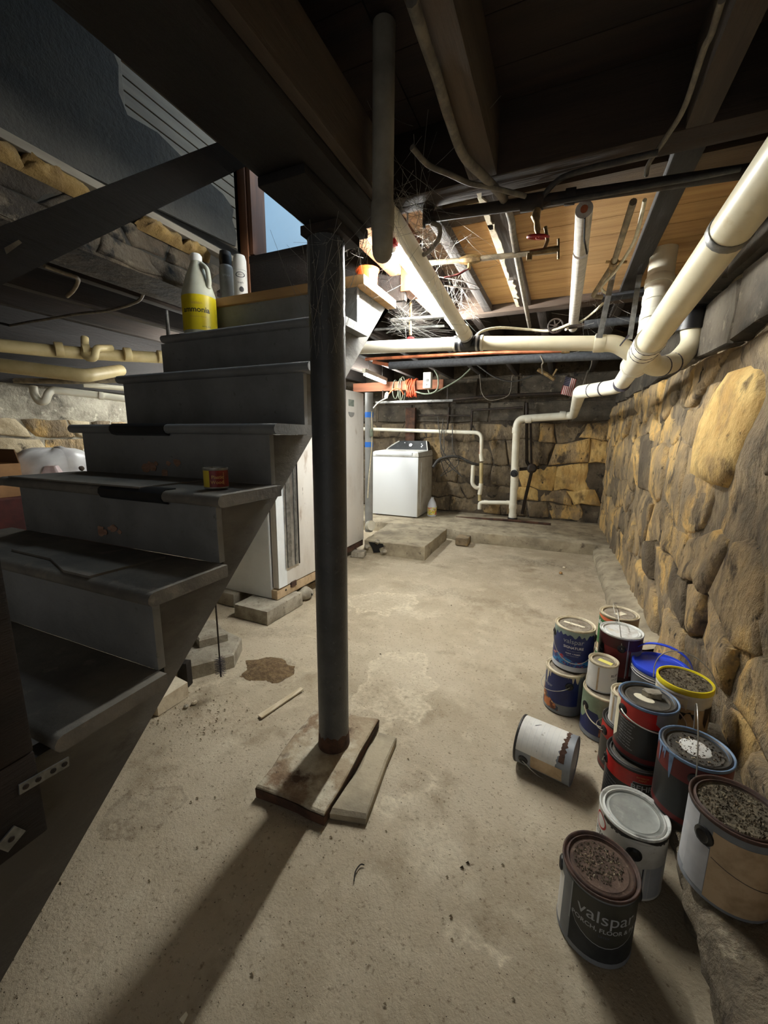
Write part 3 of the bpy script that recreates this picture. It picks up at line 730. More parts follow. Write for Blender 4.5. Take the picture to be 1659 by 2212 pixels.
# black rubber nosings wrapped on two treads
for (i, pa, pb) in ((5, (235, 912), (352, 912)), (4, (212, 1060), (347, 1068))):
    yn, z = TR[i][1], TR[i][2]
    xa = ((-1.607,1.031,1.236)[0], (-1.310,1.031,1.234)[0]) if i == 5 else ((-1.322,0.792,1.027)[0], (-1.041,0.792,1.035)[0])
    b = B(); prof = [(yn + .05, z + .003), (yn + .012, z + .003), (yn - .002, z - .008), (yn - .004, z - .022), (yn + .004, z - .036), (yn + .022, z - .042), (yn + .022, z - .030), (yn + .006, z - .024), (yn + .006, z - .012), (yn + .016, z), (yn + .05, z)]
    b.prism([(xa[0], p[0], p[1]) for p in prof], (xa[1] - xa[0], 0, 0))
    link('rubber_nosing', b, 'rubber', stairs, 40)
# thin board laid on the fourth and fifth treads
zt = .832
cv = [(-1.533,0.642,0.833), (-1.319,0.637,0.833), (-1.171,0.587,0.833), (-1.065,0.583,0.833), (-1.045,0.791,0.833), (-1.483,0.776,0.833)]
link('cover_board', B().prism([(p[0], max(p[1], .59), .8325) for p in cv], (0, 0, .006)), 'tread_worn', stairs, 0)
cv5 = [(-1.643,0.761,1.031), (-1.130,0.857,1.031), (-1.128,1.087,1.031), (-1.140,1.099,1.031)]
link('cover_board', B().box(-1.85, (-1.142,0.851,1.031)[0], .80, 1.055, 1.0315, 1.0365), 'tread_worn', stairs, 0)
# newel and handrail
rail = thing('handrail', 'broad dark timber handrail slanting up to the girder', 'handrail', (-.825, .5, 1.5))
ra, rb_, rc, rd = Vector((-0.825,0.397,1.504)), Vector((-0.825,0.836,1.863)), Vector((-0.825,0.961,1.886)), Vector((-0.825,0.386,1.418))
dirr = (rb_ - ra).normalized()
link('rail_board', B().prism([ra - dirr * .7, rb_ + dirr * .12, rb_ + dirr * .12 + (rc - rb_) , rd - dirr * .7], (-.04, 0, 0)), 'wood_black', rail, 20)
link('worn_patch', B().prism([(-0.823,0.397,1.474), (-0.823,0.418,1.494), (-0.823,0.422,1.491), (-0.823,0.399,1.466)], (.0015, 0, 0)), 'cable_grey', rail, 0)
newel = thing('newel_post', 'dark square newel post at the lower left beside the bottom steps', 'post', (-.88, .28, .4))
link('post_foot', B().box(-.866, -.836, .235, .335, .45, .6215, .004), 'wood_dark', newel, 30)
link('post', B().box(-.925, -.836, .235, .335, .622, 1.30, .006), 'wood_dark', newel, 30)
pl = B()
a = Vector((-0.834,0.303,0.569)); c = Vector((-0.834,0.382,0.562))
dd = (c - a).normalized(); up = Vector((0, -dd.z, dd.y)).normalized() * .0095
pl.prism([a - up, c - up, c + up, a + up], (.003, 0, 0))
plate = link('mending_plate', pl, 'galv', newel, 0)
for t in (.12, .36, .66, .9):
    p = a.lerp(c, t)
    link('screw', B().lathe([(.0052, 0), (.0045, .0015), (.0001, .002)], 10, frame(p + Vector((.003, 0, 0)), (1, 0, 0))), 'iron', plate, 40)
a = Vector((-0.834,0.281,0.489))
p2 = link('mending_plate', B().box(-.834, -.831, a.y - .016, a.y + .016, a.z - .014, a.z + .014, 0, Matrix.Rotation(.5, 3, 'X')), 'galv', newel, 0)
link('screw', B().lathe([(.0052, 0), (.0045, .0015), (.0001, .002)], 10, frame((-.831, a.y, a.z), (1, 0, 0))), 'iron', p2, 40)

# ---------------------------------------------------------------- stair side wall, door and upstairs hall
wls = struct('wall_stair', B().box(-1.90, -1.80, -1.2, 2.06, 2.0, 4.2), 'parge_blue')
tag(wls, 'grey rendered wall beside the stairwell with exposed boards')
for k in range(28):                          # narrow grooved boards showing where the render has come off
    z0 = 2.23 + k * .052
    link('board', B().box(-1.80, -1.788, 1.36 if k > 2 else 1.72, 1.985, z0 + .004, z0 + .050, .002), 'clap', wls, 0)
link('board_edge', B().box(-1.80, -1.782, 1.325, 1.36, 2.36, 3.1, .002), 'clap', wls, 0)
# render still on the lower boards
pts = []
for (yy, zz) in ((1.0, 2.17), (1.955, 2.235), (1.97, 2.30), (1.94, 2.36), (1.955, 2.42), (1.88, 2.46), (1.72, 2.475), (1.5, 2.52), (1.36, 2.50), (1.33, 2.56), (1.34, 2.66), (1.31, 2.72), (1.33, 2.95), (1.30, 3.4), (.2, 3.4), (.2, 2.2)):
    pts.append(Vector((-1.787, yy, zz)))
pr = plate2d(pts, (.013, 0, 0), 1, 2)
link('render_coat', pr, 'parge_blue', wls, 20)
link('sill_board', B().box(-1.80, -1.752, .2, 1.99, 2.135, 2.165, .002), 'clap', wls, 0)
# old stone footing under it, hung on the left of the stairs
ft = struct('wall_footing', B().box(-2.06, -1.80, -1.2, 1.82, 1.905, 2.0), 'mortar_dark')
tag(ft, 'stub of old stone foundation hanging left of the upper stairs')
def PF(u, v): return (-1.80, u, v)
rubble(PF, Vector((1, 0, 0)), ft, -.2, 1.80, 1.912, 2.005, (.09, .1), (.2, .4), .004, (.006, .016), lambda r, u, v: 'mortar_dark', 61)
rubble(PF, Vector((1, 0, 0)), ft, -.2, 1.80, 2.0, 2.09, (.085, .09), (.2, .4), .004, (.006, .016), lambda r, u, v: 'mortar_dark' if r.random() < .7 else 'rubble_grey', 62)
# insulation stuffed in the gap above the footing
for k, (ya, yb_) in enumerate(((.30, .62), (.66, .96), (.93, 1.18), (1.36, 1.60), (1.58, 1.76))):
    def bat(u_, v_, ya=ya, yb_=yb_, k=k):
        yy = ya + (yb_ - ya) * u_ + .02 * noise.noise(Vector((u_ * 4, v_ * 4, k))); e_ = min(1, 6 * u_, 6 * (1 - u_))
        zz = 2.075 + (.02 + .055 * e_ * (1 + .6 * noise.noise(Vector((u_ * 5, k, 3))))) * v_
        hh = .012 + .035 * e_ * math.sin(PI * v_) ** .6 * (1 + .8 * noise.noise(Vector((u_ * 6, v_ * 3, k + 5))))
        return Vector((-1.795 + hh, yy, zz))
    link('insulation_batt', B().grid(bat, 16, 7), 'insul', wls, 80)
# door opening at the head of the stairs
door = struct('door_1', B().box(-1.80, -1.745, 2.02, 2.16, 1.865, 4.0, .003), 'trim_brown')
tag(door, 'brown door frame at the head of the stairs, pale blue hall beyond')
link('casing', B().box(-1.742, -1.715, 2.03, 2.15, 2.215, 4.0, .004), 'trim_brown', door, 30)
link('casing', B().box(-1.83, -1.80, 1.995, 2.05, 2.165, 4.0, .004), 'trim_brown', door, 30)
link('jamb', B().box(-.80, -.75, 2.02, 2.16, 1.9, 4.0, .004), 'trim_brown', door, 30)
link('threshold', B().box(-1.76, -.78, 2.025, 2.20, 2.165, 2.205, .004), 'wood_black', door, 30)
link('kick_board', B().box(-1.76, -.78, 2.03, 2.055, 1.862, 2.165, .002), 'wood_black', door, 0)
struct('wall_hall', B().box(-2.6, .1, 3.10, 3.2, 2.24, 4.2), 'hall_paint')
struct('wall_hall_side', B().box(-2.6, -2.5, 2.17, 3.1, 2.24, 4.2).box(-.05, .1, 2.17, 3.1, 2.2, 4.2), 'hall_paint')
struct('wall_hall_front', B().box(-2.6, -1.83, 2.06, 2.16, 2.2, 4.2).box(-.75, .1, 2.06, 2.16, 2.2, 4.2).box(-2.6, .1, 2.06, 2.16, 4.0, 4.2), 'hall_paint')
struct('trim_hall_floor', B().box(-2.6, .1, 2.2, 3.2, 2.235, 2.25), 'wood_dark_x')
struct('ceiling_stairwell', B().box(-2.6, .1, -1.3, 3.2, 4.2, 4.26), 'hall_paint')
struct('wall_stairwell', B().box(-.75, -.70, -1.3, 2.06, 2.2, 4.2).box(-1.9, -.7, -1.3, -1.25, 2.2, 4.2), 'wood_dark')
link('panel_moulding', B().box(-1.32, -1.295, 3.085, 3.10, 2.2, 4.0, .003), 'hall_paint', door, 0)

# ---------------------------------------------------------------- steel column and its base
CX, CY = -.70, 1.155
col = thing('lally_column', 'grey painted round steel column standing on a plate', 'column', (CX, CY, .05))
link('shaft', B().lathe([(.0555, .05), (.0555, .16), (.0555, .6), (.0555, 1.2), (.0555, 1.765)], 40, Matrix.Translation((CX, CY, 0))), 'column_paint', col, 40)
def foot_ring(rr, zf): return [Vector((CX + rr * math.cos(2 * PI * k / 48), CY + rr * math.sin(2 * PI * k / 48), zf(k))) for k in range(48)]
link('rusty_foot', B().quadstrip([foot_ring(.059, lambda k: .05), foot_ring(.0580, lambda k: .07), foot_ring(.0562, lambda k: .105 + .022 * noise.noise(Vector((math.cos(k * .131) * 3, math.sin(k * .131) * 3, 1))) + .012 * noise.noise(Vector((k * .7, 0, 4))))], True, (False, False)), 'rust', col, 60)
link('cap_plate', B().box(CX - .05, CX + .075, CY - .06, CY + .075, 1.765, 1.79, .002), 'iron', col, 0)
bpts = [(-0.840,0.886,0.045), (-0.581,0.892,0.045), (-0.602,1.348,0.045), (-0.874,1.289,0.045)]
random.seed(5)
op = []
for p, q in zip(bpts, bpts[1:] + bpts[:1]):
    for t in (0, .2, .4, .6, .8): op.append(Vector(p).lerp(Vector(q), t) + (Vector((rnd(-.005, .005), rnd(-.005, .005), 0)) if t else Vector()))
def slabz(z, k=0): return [Vector((p.x, p.y, z)) for p in op]
base = thing('base_plate', 'rust-stained concrete plate under the steel column', 'plate', tuple(sum((Vector(p) for p in bpts), Vector()) / 4 * Vector((1, 1, 0)) if False else (-.70, 1.12, 0)))
link('plate', B().quadstrip([slabz(.012), slabz(.044), [p + (Vector((CX, CY, .05)) - p).normalized() * .006 + Vector((0, 0, .003)) for p in slabz(.0455)]]), 'plate', base, 30)
link('rust_crust', B().quadstrip([[Vector((p.x, p.y, .002)) + (Vector((p.x, p.y, 0)) - Vector((CX, CY, 0))).normalized() * .002 for p in op], [Vector((p.x, p.y, .038)) + (Vector((p.x, p.y, 0)) - Vector((CX, CY, 0))).normalized() * .004 for p in op]], True, (True, False)), 'rust', base, 30)
pb = [(-0.577,0.919,0.030), (-0.464,0.947,0.030), (-0.503,1.301,0.030), (-0.579,1.306,0.030)]
tag(link('plank', rough_slab([(p[0], p[1]) for p in pb], .002, .03, jit=.006, seed=9), 'slab', None, 30), 'narrow pale weathered plank beside the column base plate', 'plank')

# ---------------------------------------------------------------- plumbing
def pipe_thing(name, label, cat, at, group=None): return thing(name, label, cat, at, group)
def run(parent, pts, r, m, name='pipe', n=16, bend=.05, smooth=50):
    return link(name, B().tube(fillet(pts, bend) if len(pts) > 2 else pts, r, n), m, parent, smooth)
def ring(parent, p, axis, r, w, m, name='hub'):
    d = Vector(axis).normalized() * w / 2; p = Vector(p)
    return link(name, B().tube([p - d, p - d * .86, p + d * .86, p + d], r, 18, True, [r * .975, r, r, r * .975]), m, parent, 40)

# main drain along the right wall
Mp = [Vector((.455, .55, 1.80)), Vector((0.382,1.533,1.763)), Vector((0.326,2.030,1.635)), Vector((0.311,2.358,1.589)), Vector((0.304,2.881,1.506))]
main = thing('drain_pipe', 'big cream plastic drain pipe sloping along the right wall, strapped near its middle', 'pipe', tuple(Mp[2]))
RM = .054
ax01 = (Mp[2] - Mp[1]).normalized()
A0 = Mp[2] + ax01 * -1.6; A1 = Mp[2] + ax01 * .12
run(main, [A0, A1], RM, 'pvc_cream', n=28)
st = Mp[1]; ring(main, st, ax01, RM + .004, .026, 'galv', 'pipe_strap')
link('strap_tail', B().tube([st + Vector((.05, 0, .02)), st + Vector((.13, .02, .10)), st + Vector((.16, .02, .34))], .006, 6), 'galv', main, 0)
ax2 = (Mp[3] - A1).normalized()
wy = link('wye_fitting', B().tube([A1 - ax2 * .01, A1, Mp[3], Mp[3] + (Mp[4] - Mp[3]).normalized() * .16], RM + .007, 28), 'pvc', main, 50)
for k, t in enumerate((0, .35, .62)):
    ring(wy, A1.lerp(Mp[3], t), ax2, RM + .0085, .006, 'joint', 'joint_ring')
ax3 = (Mp[4] - Mp[3]).normalized()
ring(main, Mp[3] + ax3 * .16, ax3, RM + .011, .03, 'pvc', 'hub')
E1 = Vector((.30, 3.02, 1.515)); E2 = Vector((.085, 3.30, 1.515)); E3 = Vector((.095, 5.50, 1.462)); E4 = Vector((-.555, 5.50, 1.424)); E5 = Vector((-.527, 5.50, .12))
run(main, [Mp[3] + ax3 * .1, E1, E2 ], .046, 'pvc', n=22, bend=.09)
ring(main, E1 + Vector((-.08, .10, 0)), E2 - E1, .0485, .008, 'joint', 'joint_ring'); ring(main, E2 + Vector((.07, -.09, 0)), E2 - E1, .0485, .008, 'joint', 'joint_ring')
ring(main, E1 + Vector((.0, -.13, 0)), ax3, .0485, .008, 'joint', 'joint_ring')
run(main, [E2 + Vector((.03, -.04, 0)), E2, E3, E4, E5], .046, 'pvc', n=22, bend=.10)
for p, a in ((E4 + Vector((0, 0, -.14)), (0, 0, 1)), (E4 + Vector((.14, 0, 0)), (1, 0, 0)), (E3 + Vector((-.12, 0, 0)), (1, 0, 0)), (Vector((-.531, 5.5, .30)), (0, 0, 1)), (Vector((-.528, 5.5, .16)), (0, 0, 1))):
    ring(main, p, a, .0515, .07, 'pvc', 'hub')
ring(main, Vector((-.531, 5.5, .58)), (0, 0, 1), .0515, .10, 'pvc', 'hub'); ring(main, Vector((-.527, 5.5, .135)), (0, 0, 1), .062, .03, 'abs', 'floor_gasket')
ct = link('cleanout_tee', B().tube([(-.535, 5.5, .82), (-.535, 5.5, .64)], .0515, 20).tube([(-.535, 5.5, .76), (-.535, 5.41, .74)], .05, 20), 'pvc', main, 40)
link('cleanout_plug', B().lathe([(.047, 0), (.047, .01), (.02, .012), (.018, .022), (.001, .022)], 20, frame((-.535, 5.41, .74), (0, -1, -.2))), 'panel_grey', ct, 40)
# branch up through the floor and branch to the capped stub at the wall
br = Vector((0.320,2.199,1.609)); bt = Vector((0.342,2.294,1.919))
run(main, [A1.lerp(Mp[3], .15), br + Vector((.0, .02, .05)), bt, bt + Vector((.01, .03, .3))], .052, 'pvc', 'branch_pipe', 22, .08)
for t in (.35, .62, .86): ring(main, br.lerp(bt, t), bt - br, .0575, .035, 'pvc', 'hub')
sb = [Mp[3] + ax3 * -.02, Vector((0.401,2.521,1.545)), Vector((0.512,2.633,1.585)), Vector((0.580,2.682,1.681)), Vector((0.568,2.694,1.766))]
run(main, sb, .05, 'pvc_cream', 'branch_pipe', 22, .09)
for t in (.3, .8): ring(main, sb[1].lerp(sb[2], t), sb[2] - sb[1], .053, .007, 'joint', 'joint_ring')
link('rubber_cap', B().tube([sb[4] + Vector((0, 0, -.01)), sb[4] + Vector((0, 0, .085))], .064, 24).tube([sb[4] + Vector((0, 0, -.018)), sb[4] + Vector((0, 0, .0))], .069, 24).tube([sb[4] + Vector((0, 0, .085)), sb[4] + Vector((0, 0, .092))], .069, 24), 'abs', main, 40)

# branch drain across the room
X0 = Vector((-1.223,2.360,1.725)); X1 = Vector((0.228,2.360,1.646)); XT = Vector((-0.523,2.360,1.703))
xr = thing('drain_pipe', 'white drain pipe running crosswise from the stairs to the main drain', 'pipe', tuple((X0 + X1) / 2))
xd = (X1 - X0).normalized()
X0 = X0 - xd * .35
run(xr, [X0, XT - xd * .06], .036, 'pvc', n=22); run(xr, [XT + xd * .06, X1 - xd * .08], .036, 'pvc_cream', n=22)
link('rubber_tee', B().tube([XT - xd * .07, XT + xd * .07], .0395, 22).tube([XT, XT + Vector((0, -.06, .02))], .036, 20), 'abs', xr, 40)
for t in (-.075, .075, -.045, .05): ring(xr, XT + xd * t, xd, .0415, .012, 'steel' if abs(t) < .06 else 'pvc', 'hose_clamp' if abs(t) < .06 else 'hub')
el = [X1 - xd * .10, X1 - xd * .03, Mp[3] + Vector((-.02, .02, .0))]
run(xr, el, .040, 'pvc_cream', 'elbow_fitting', 22, .04)
ring(xr, X1 - xd * .10, xd, .042, .05, 'pvc_cream', 'hub'); ring(xr, X1 - xd * .0, (Mp[3] - X1), .0425, .006, 'joint', 'joint_ring')
sp = Vector((0.121,2.360,1.661))
ring(xr, sp, xd, .0385, .03, 'galv', 'pipe_strap')
link('strap_tail', B().prism([sp + Vector((-.012, -.036, 0)), sp + Vector((.014, -.036, 0)), sp + Vector((.05, -.02, .33)), sp + Vector((.025, -.02, .33))], (0, -.002, 0)), 'galv', xr, 0)
sq = Vector((0.271,2.500,1.729))
tag(link('strap', B().prism([sq + Vector((-.012, 0, -.04)), sq + Vector((.012, 0, -.04)), sq + Vector((.03, 0, .42)), sq + Vector((.006, 0, .42))], (0, -.002, 0)), 'galv', None, 0), 'perforated metal hanger strap behind the drain junction', 'strap')

# drain beside the lamp and the dusty drop from above
P0 = Vector((-0.623,1.505,1.958)); P1 = Vector((-0.523,2.230,1.709))
dr = thing('drain_pipe', 'white drain pipe alongside the lit tube lamp', 'pipe', tuple(P0))
run(dr, [P0 - (P1 - P0).normalized() * .10, XT + Vector((0, -.05, .02))], .031, 'pvc', n=20)
pd = (P1 - P0).normalized()
ring(dr, XT + Vector((0, -.05, .02)) - pd * .05, pd, .036, .06, 'pvc', 'hub'); ring(dr, XT + Vector((0, -.05, .02)) - pd * .02, pd, .038, .012, 'steel', 'hose_clamp')
v0 = Vector((-0.475,1.044,1.986)); v1 = Vector((-0.475,1.053,1.785)); v2 = Vector((-0.475,1.067,1.667)); v1.y = v0.y = v2.y
dv = thing('waste_pipe', 'dusty grey waste pipe dropping beside the girder into an elbow', 'pipe', tuple(v1))
run(dv, [Vector((v0.x, v0.y, 2.165)), v2 + Vector((0, 0, .0)), v2 + Vector((-.122, .275, .125)), P0 - pd * .06], .0275, 'pvc_dusty', n=20, bend=.06)
ring(dv, Vector((v2.x, v2.y, v2.z + .085)), (0, 0, 1), .0305, .06, 'pvc_dusty', 'hub')
# hanging strap on the dusty pipe
tag(link('cap_fitting', B().lathe([(.012, 0), (.032, .002), (.032, .010), (.012, .012)], 20, frame((-0.523,1.525,1.958), (1, .3, 0))), 'iron', None, 40), 'round iron flange at the left end of the black gas pipe', 'fitting')
# black gas pipe under the header with its valve
g0 = Vector((-0.509,1.530,1.961)); g1 = Vector((-0.152,1.530,1.938)); g2 = Vector((0.385,1.530,1.906))
gas = thing('gas_pipe', 'black iron pipe running crosswise just beyond the header with a red wheel valve', 'pipe', tuple(g1))
run(gas, [g0, g1], .0175, 'iron', n=14); run(gas, [g1, g2, g2 + (g2 - g1) * .3], .0175, 'iron', n=14, bend=.02)
gd = (g2 - g1).normalized()
ring(gas, g0 + gd * .012, gd, .023, .04, 'iron', 'coupling'); ring(gas, g1, gd, .025, .07, 'iron', 'tee'); ring(gas, Vector((-0.040,1.530,1.932)), gd, .023, .03, 'iron', 'coupling')
vv = Vector((-0.134,1.530,1.877)); vw = Vector((-0.127,1.530,1.833))
link('valve_body', B().tube([g1 + Vector((.02, 0, -.01)), g1.lerp(vv, .7), vv, vv.lerp(vw, .5), vw + Vector((0, 0, .004))], .012, 12, True, [.011, .015, .009, .010, .004]), 'brass', gas, 40)
def wheel(parent, c, axis, R_, m, name='handwheel', spokes=6):
    f = frame(c, axis); b = B(); n = 24
    b.tube([f @ Vector((R_ * math.cos(2 * PI * k / n), R_ * math.sin(2 * PI * k / n), 0)) * 1 for k in range(n + 1)], R_ * .14, 8)
    for k in range(spokes):
        a = 2 * PI * k / spokes
        b.tube([f @ Vector((0, 0, 0)), f @ Vector((R_ * math.cos(a), R_ * math.sin(a), 0))], R_ * .1, 6)
    b.lathe([(.001, -R_ * .2), (R_ * .22, -R_ * .2), (R_ * .22, R_ * .2), (.001, R_ * .2)], 10, f)
    return link(name, b, m, parent, 50)
wheel(gas, vw, (.15, -.25, 1), .032, 'red_metal')
sx = Vector((-0.120,1.530,1.787))
link('spigot', B().tube([Vector((-0.107,1.530,1.859)), Vector((-0.097,1.530,1.817)), sx + Vector((.012, 0, 0))], .006, 8).tube([sx - Vector((.03, 0, -.002)), sx + Vector((.06, 0, .002))], .009, 10).tube([sx + Vector((.055, 0, .03)), sx + Vector((.06, 0, -.03))], .004, 6).tube([sx - Vector((.03, 0, 0)), sx - Vector((.03, 0, .02))], .009, 10), 'brass', gas, 40)
# bent dark cable over the header
tag(link('cable', B().tube(smooth_path([(-0.137,1.520,1.927), (-0.079,1.500,1.969), (-0.009,1.450,1.955), (0.082,1.405,1.933), (0.168,1.405,1.933)]), .0085, 8), 'cable_black', None, 50), 'dark bent cable rising from the gas pipe over the header', 'cable')
# copper water line with lever valve
w0 = Vector((-0.648,1.900,1.963)); w1 = Vector((-0.431,1.900,1.946)); w2 = Vector((-0.079,1.900,1.927))
wl = thing('water_pipe', 'old corroded water pipe with a lever valve under the tan boards', 'pipe', tuple(w1))
run(wl, [w0 - (w1 - w0) * .3, w1], .0105, 'pipe_old', n=12); run(wl, [w1, w2], .0105, 'pipe_old', n=12)
wd = (w2 - w0).normalized()
link('valve_body', B().tube([w1 - wd * .045, w1 - wd * .02, w1, w1 + wd * .02, w1 + wd * .045], .017, 8, True, [.013, .019, .021, .019, .013]).tube([w1, w1 + Vector((0, -.01, -.04))], .008, 8), 'brass', wl, 30)
lv = w1 + Vector((0, -.01, -.042))
link('lever', B().prism([lv, lv + Vector((-.02, -.005, -.004)), lv + Vector((-.05, -.007, -.018)), lv + Vector((-.11, -.007, -.02)), lv + Vector((-.11, .007, -.02)), lv + Vector((-.05, .007, -.018)), lv + Vector((-.018, .006, -.004))], (0, 0, .003)), 'lab_maroon', wl, 0)
tag(link('wire_hook', B().tube([(-0.623,2.100,1.970), (-0.506,2.100,1.936), (-0.438,2.100,1.904), (-0.424,2.100,1.890), (-0.441,2.100,1.888), (-0.598,2.100,1.927)], .003, 5), 'iron', None, 40), 'thin bent wire hook under the tan floor boards', 'hook')
tag(link('cable', B().tube(smooth_path([(-0.488,1.520,1.934), (-0.466,1.540,1.927), (-0.477,1.580,1.907), (-0.543,1.660,1.901), (-0.595,1.700,1.913)]), .0085, 8), 'cable_grey', None, 50), 'short grey cable looping from the gas pipe to the lamp', 'cable')
# foam-wrapped pipe
f0 = Vector((0.003,1.555,1.900)); f1 = Vector((0.005,1.861,1.900)); f2 = Vector((0.002,3.141,1.900))
fo = thing('insulated_pipe', 'pipe wrapped in pale grey foam running to the back of the ceiling', 'pipe', tuple(f1))
link('foam_sleeve', B().tube([f0, f1 - (f1 - f0).normalized() * .004], .026, 18), 'foam', fo, 50)
link('foam_sleeve', B().tube([f1 + (f2 - f1).normalized() * .012, f2 - (f2 - f1).normalized() * .08, f2], .028, 18, True, [.028, .028, .006]), 'foam', fo, 50)
run(fo, [f0 - (f1 - f0).normalized() * .005, f2 - (f2 - f1).normalized() * .02], .011, 'copper', n=12)
link('foam_slit', B().tube([f0 + Vector((.004, 0, -.0255)), f0.lerp(f1, .5) + Vector((.008, 0, -.026)), f1 + Vector((.022, 0, -.016))], .003, 6), 'void', fo, 0)
# copper tube and pale cable down the right joist
cu = thing('copper_tube', 'old copper tube with small valve hanging by the right joist', 'pipe', (0.131,1.965,1.920))
cp = [Vector((0.142,1.611,1.920)), Vector((0.137,2.107,1.920)), Vector((0.082,2.519,1.920)), Vector((0.128,2.552,1.920))]
run(cu, cp, .011, 'pipe_old', n=10, bend=.03)
link('valve_body', B().tube([cp[1] + Vector((0, -.03, 0)), cp[1], cp[1] + Vector((0, .06, 0))], .016, 8).tube([cp[1] + Vector((-.03, 0, .012)), cp[1] + Vector((.05, 0, .0))], .006, 6), 'brass', cu, 40)
tag(link('cable', B().tube(smooth_path([(0.178,1.658,1.940), (0.186,1.819,1.930), (0.184,1.945,1.920), (0.154,2.193,1.920), (0.113,2.386,1.915), (0.155,2.570,1.915), (0.064,3.047,1.940), (-0.036,2.700,1.809)]), .0065, 8), 'cable_white', None, 60), 'pale cable looping down beside the copper tube', 'cable')
# black wrapped pipes to the right, and grey pipe
bp = thing('insulated_pipe', 'black foam-wrapped pipe behind the crosswise drain, right side', 'pipe', (0.151,2.750,1.833))
link('foam_sleeve', B().tube([(0.060,2.750,1.837), (0.375,2.750,1.845), (0.623,2.750,1.852)], .024, 16), 'foam_black', bp, 50)
run(bp, [(-0.209,2.750,1.825), (0.151,2.750,1.838)], .012, 'iron', n=12)
wheel(bp, (-0.093,2.720,1.839), (.1, -1, .15), .04, 'iron', 'handwheel', 6)
bq = thing('insulated_pipe', 'thin black foam-wrapped pipe at the right joist end', 'pipe', (0.238,2.600,1.925))
link('foam_sleeve', B().tube([(0.131,2.600,1.927), (0.351,2.600,1.934), (0.536,2.600,1.943)], .02, 14), 'foam_black', bq, 50)
b3 = thing('insulated_pipe', 'long black foam-wrapped pipe crossing behind the drain near the back', 'pipe', (-0.405,3.200,1.753))
link('foam_sleeve', B().tube([(-1.351,3.200,1.763), (-0.405,3.200,1.750), (0.435,3.200,1.734)], .03, 16), 'foam_black', b3, 50)
run(b3, [(-1.502,3.200,1.801), (-1.318,3.200,1.761)], .014, 'copper', n=12)
b4 = thing('copper_pipe', 'bright copper pipe crossing just above the long black wrapped pipe', 'pipe', (-0.702,3.000,1.779))
run(b4, [(-1.473,3.000,1.788), (-0.507,3.000,1.769), (-0.048,3.000,1.748)], .012, 'copper', n=12, bend=.02)
ring(b4, (-0.029,3.000,1.747), (1, 0, 0), .016, .05, 'brass', 'valve_body')
# cables under the joists
def cable(label, pts, r, m, name='cable', cat='cable', n=8): return tag(link(name, B().tube(smooth_path(pts), r, n), m, None, 60), label, cat, 'cables and wires under the ceiling' if cat in ('cable', 'wire') else None)
cable('thick grey cable stapled along the joist and bending past the red valve', [(-0.314,0.828,1.965), (-0.316,0.902,1.965), (-0.317,1.003,1.965), (-0.320,1.126,1.960), (-0.314,1.258,1.955), (-0.275,1.380,1.955), (-0.242,1.503,1.955), (-0.231,1.637,1.950), (-0.237,1.773,1.950), (-0.252,2.268,1.950), (-0.273,3.125,1.945)], .0125, 'cable_grey')
cable('grey cable hanging along the right joist overhead', [(0.195,1.032,1.955), (0.198,1.101,1.955), (0.195,1.136,1.955), (0.198,1.290,1.955), (0.182,1.385,1.955), (0.159,1.476,1.950), (0.160,1.524,1.945)], .0065, 'cable_grey')
cable('armoured cable drooping from the dark left ceiling to the gas valve', [(-0.438,1.175,1.960), (-0.414,1.244,1.950), (-0.367,1.299,1.945), (-0.320,1.366,1.945), (-0.265,1.409,1.945), (-0.169,1.480,1.935)], .0075, 'cable_grey')
cable('black cable sagging below the header toward the big drain', [(-0.094,1.500,1.911), (0.047,1.500,1.906), (0.188,1.500,1.903), (0.275,1.500,1.900), (0.376,1.500,1.900)], .007, 'cable_black')
cable('white cable draped over the crosswise drain by the black tee', [(-0.492,2.330,1.711), (-0.463,2.400,1.769), (-0.386,2.550,1.816), (-0.245,2.700,1.828), (-0.116,2.720,1.815), (-0.019,2.700,1.837)], .0075, 'cable_white')
cable('thin grey pipe under the tan landing end', [(-0.902,2.150,1.808), (-0.757,2.150,1.803), (-0.607,2.150,1.797)], .010, 'galv', 'conduit', 'conduit')
cable('grey conduit above the long black wrapped pipe', [(-1.409,2.950,1.989), (-0.830,2.950,1.962)], .009, 'galv', 'conduit', 'conduit')
wheel_v = thing('valve', 'small red wheel valve above the crosswise drain by the stairs', 'valve', (-0.951,2.600,1.823))
link('stem', B().tube([Vector((-0.958,2.600,1.889)) + Vector((0, 0, .2)), (-0.958,2.600,1.889), (-0.954,2.600,1.835)], .009, 8), 'brass', wheel_v, 30); wheel(wheel_v, (-0.954,2.600,1.818), (0, 0, 1), .022, 'red_metal')

# shop-light tubes
def tube_lamp(label, a, b, hang=.19):
    a = Vector(a); b = Vector(b); d = (b - a).normalized(); s = d.cross(Vector((0, 0, 1))).normalized()
    t = thing('tube_lamp', label, 'lamp', tuple((a + b) / 2), 'tube lamps hung under the joists')
    L_ = [a - d * .05, b + d * .05]
    prof = [(-.018, .020), (-.020, .064), (.020, .064), (.018, .020)]
    link('housing', B().quadstrip([[p + s * x + Vector((0, 0, z)) for x, z in prof] for p in L_], True, (True, True)), 'lamp_white', t, 0)
    for p, q in ((a, -d), (b, d)):
        link('lamp_holder', B().tube([p + q * .002, p + q * .03], .016, 14).tube([p + q * .02, p + q * .02 + Vector((0, 0, .055))], .010, 8), 'plastic_white', t, 40)
    for p in (a.lerp(b, .15), a.lerp(b, .85)): link('hanger', B().tube([p + Vector((0, 0, .064)), p + Vector((0, 0, hang))], .004, 6), 'galv', t, 0)
    link('tube', B().tube([a, b], .013, 14), 'tube_on', t, 60)
    return t
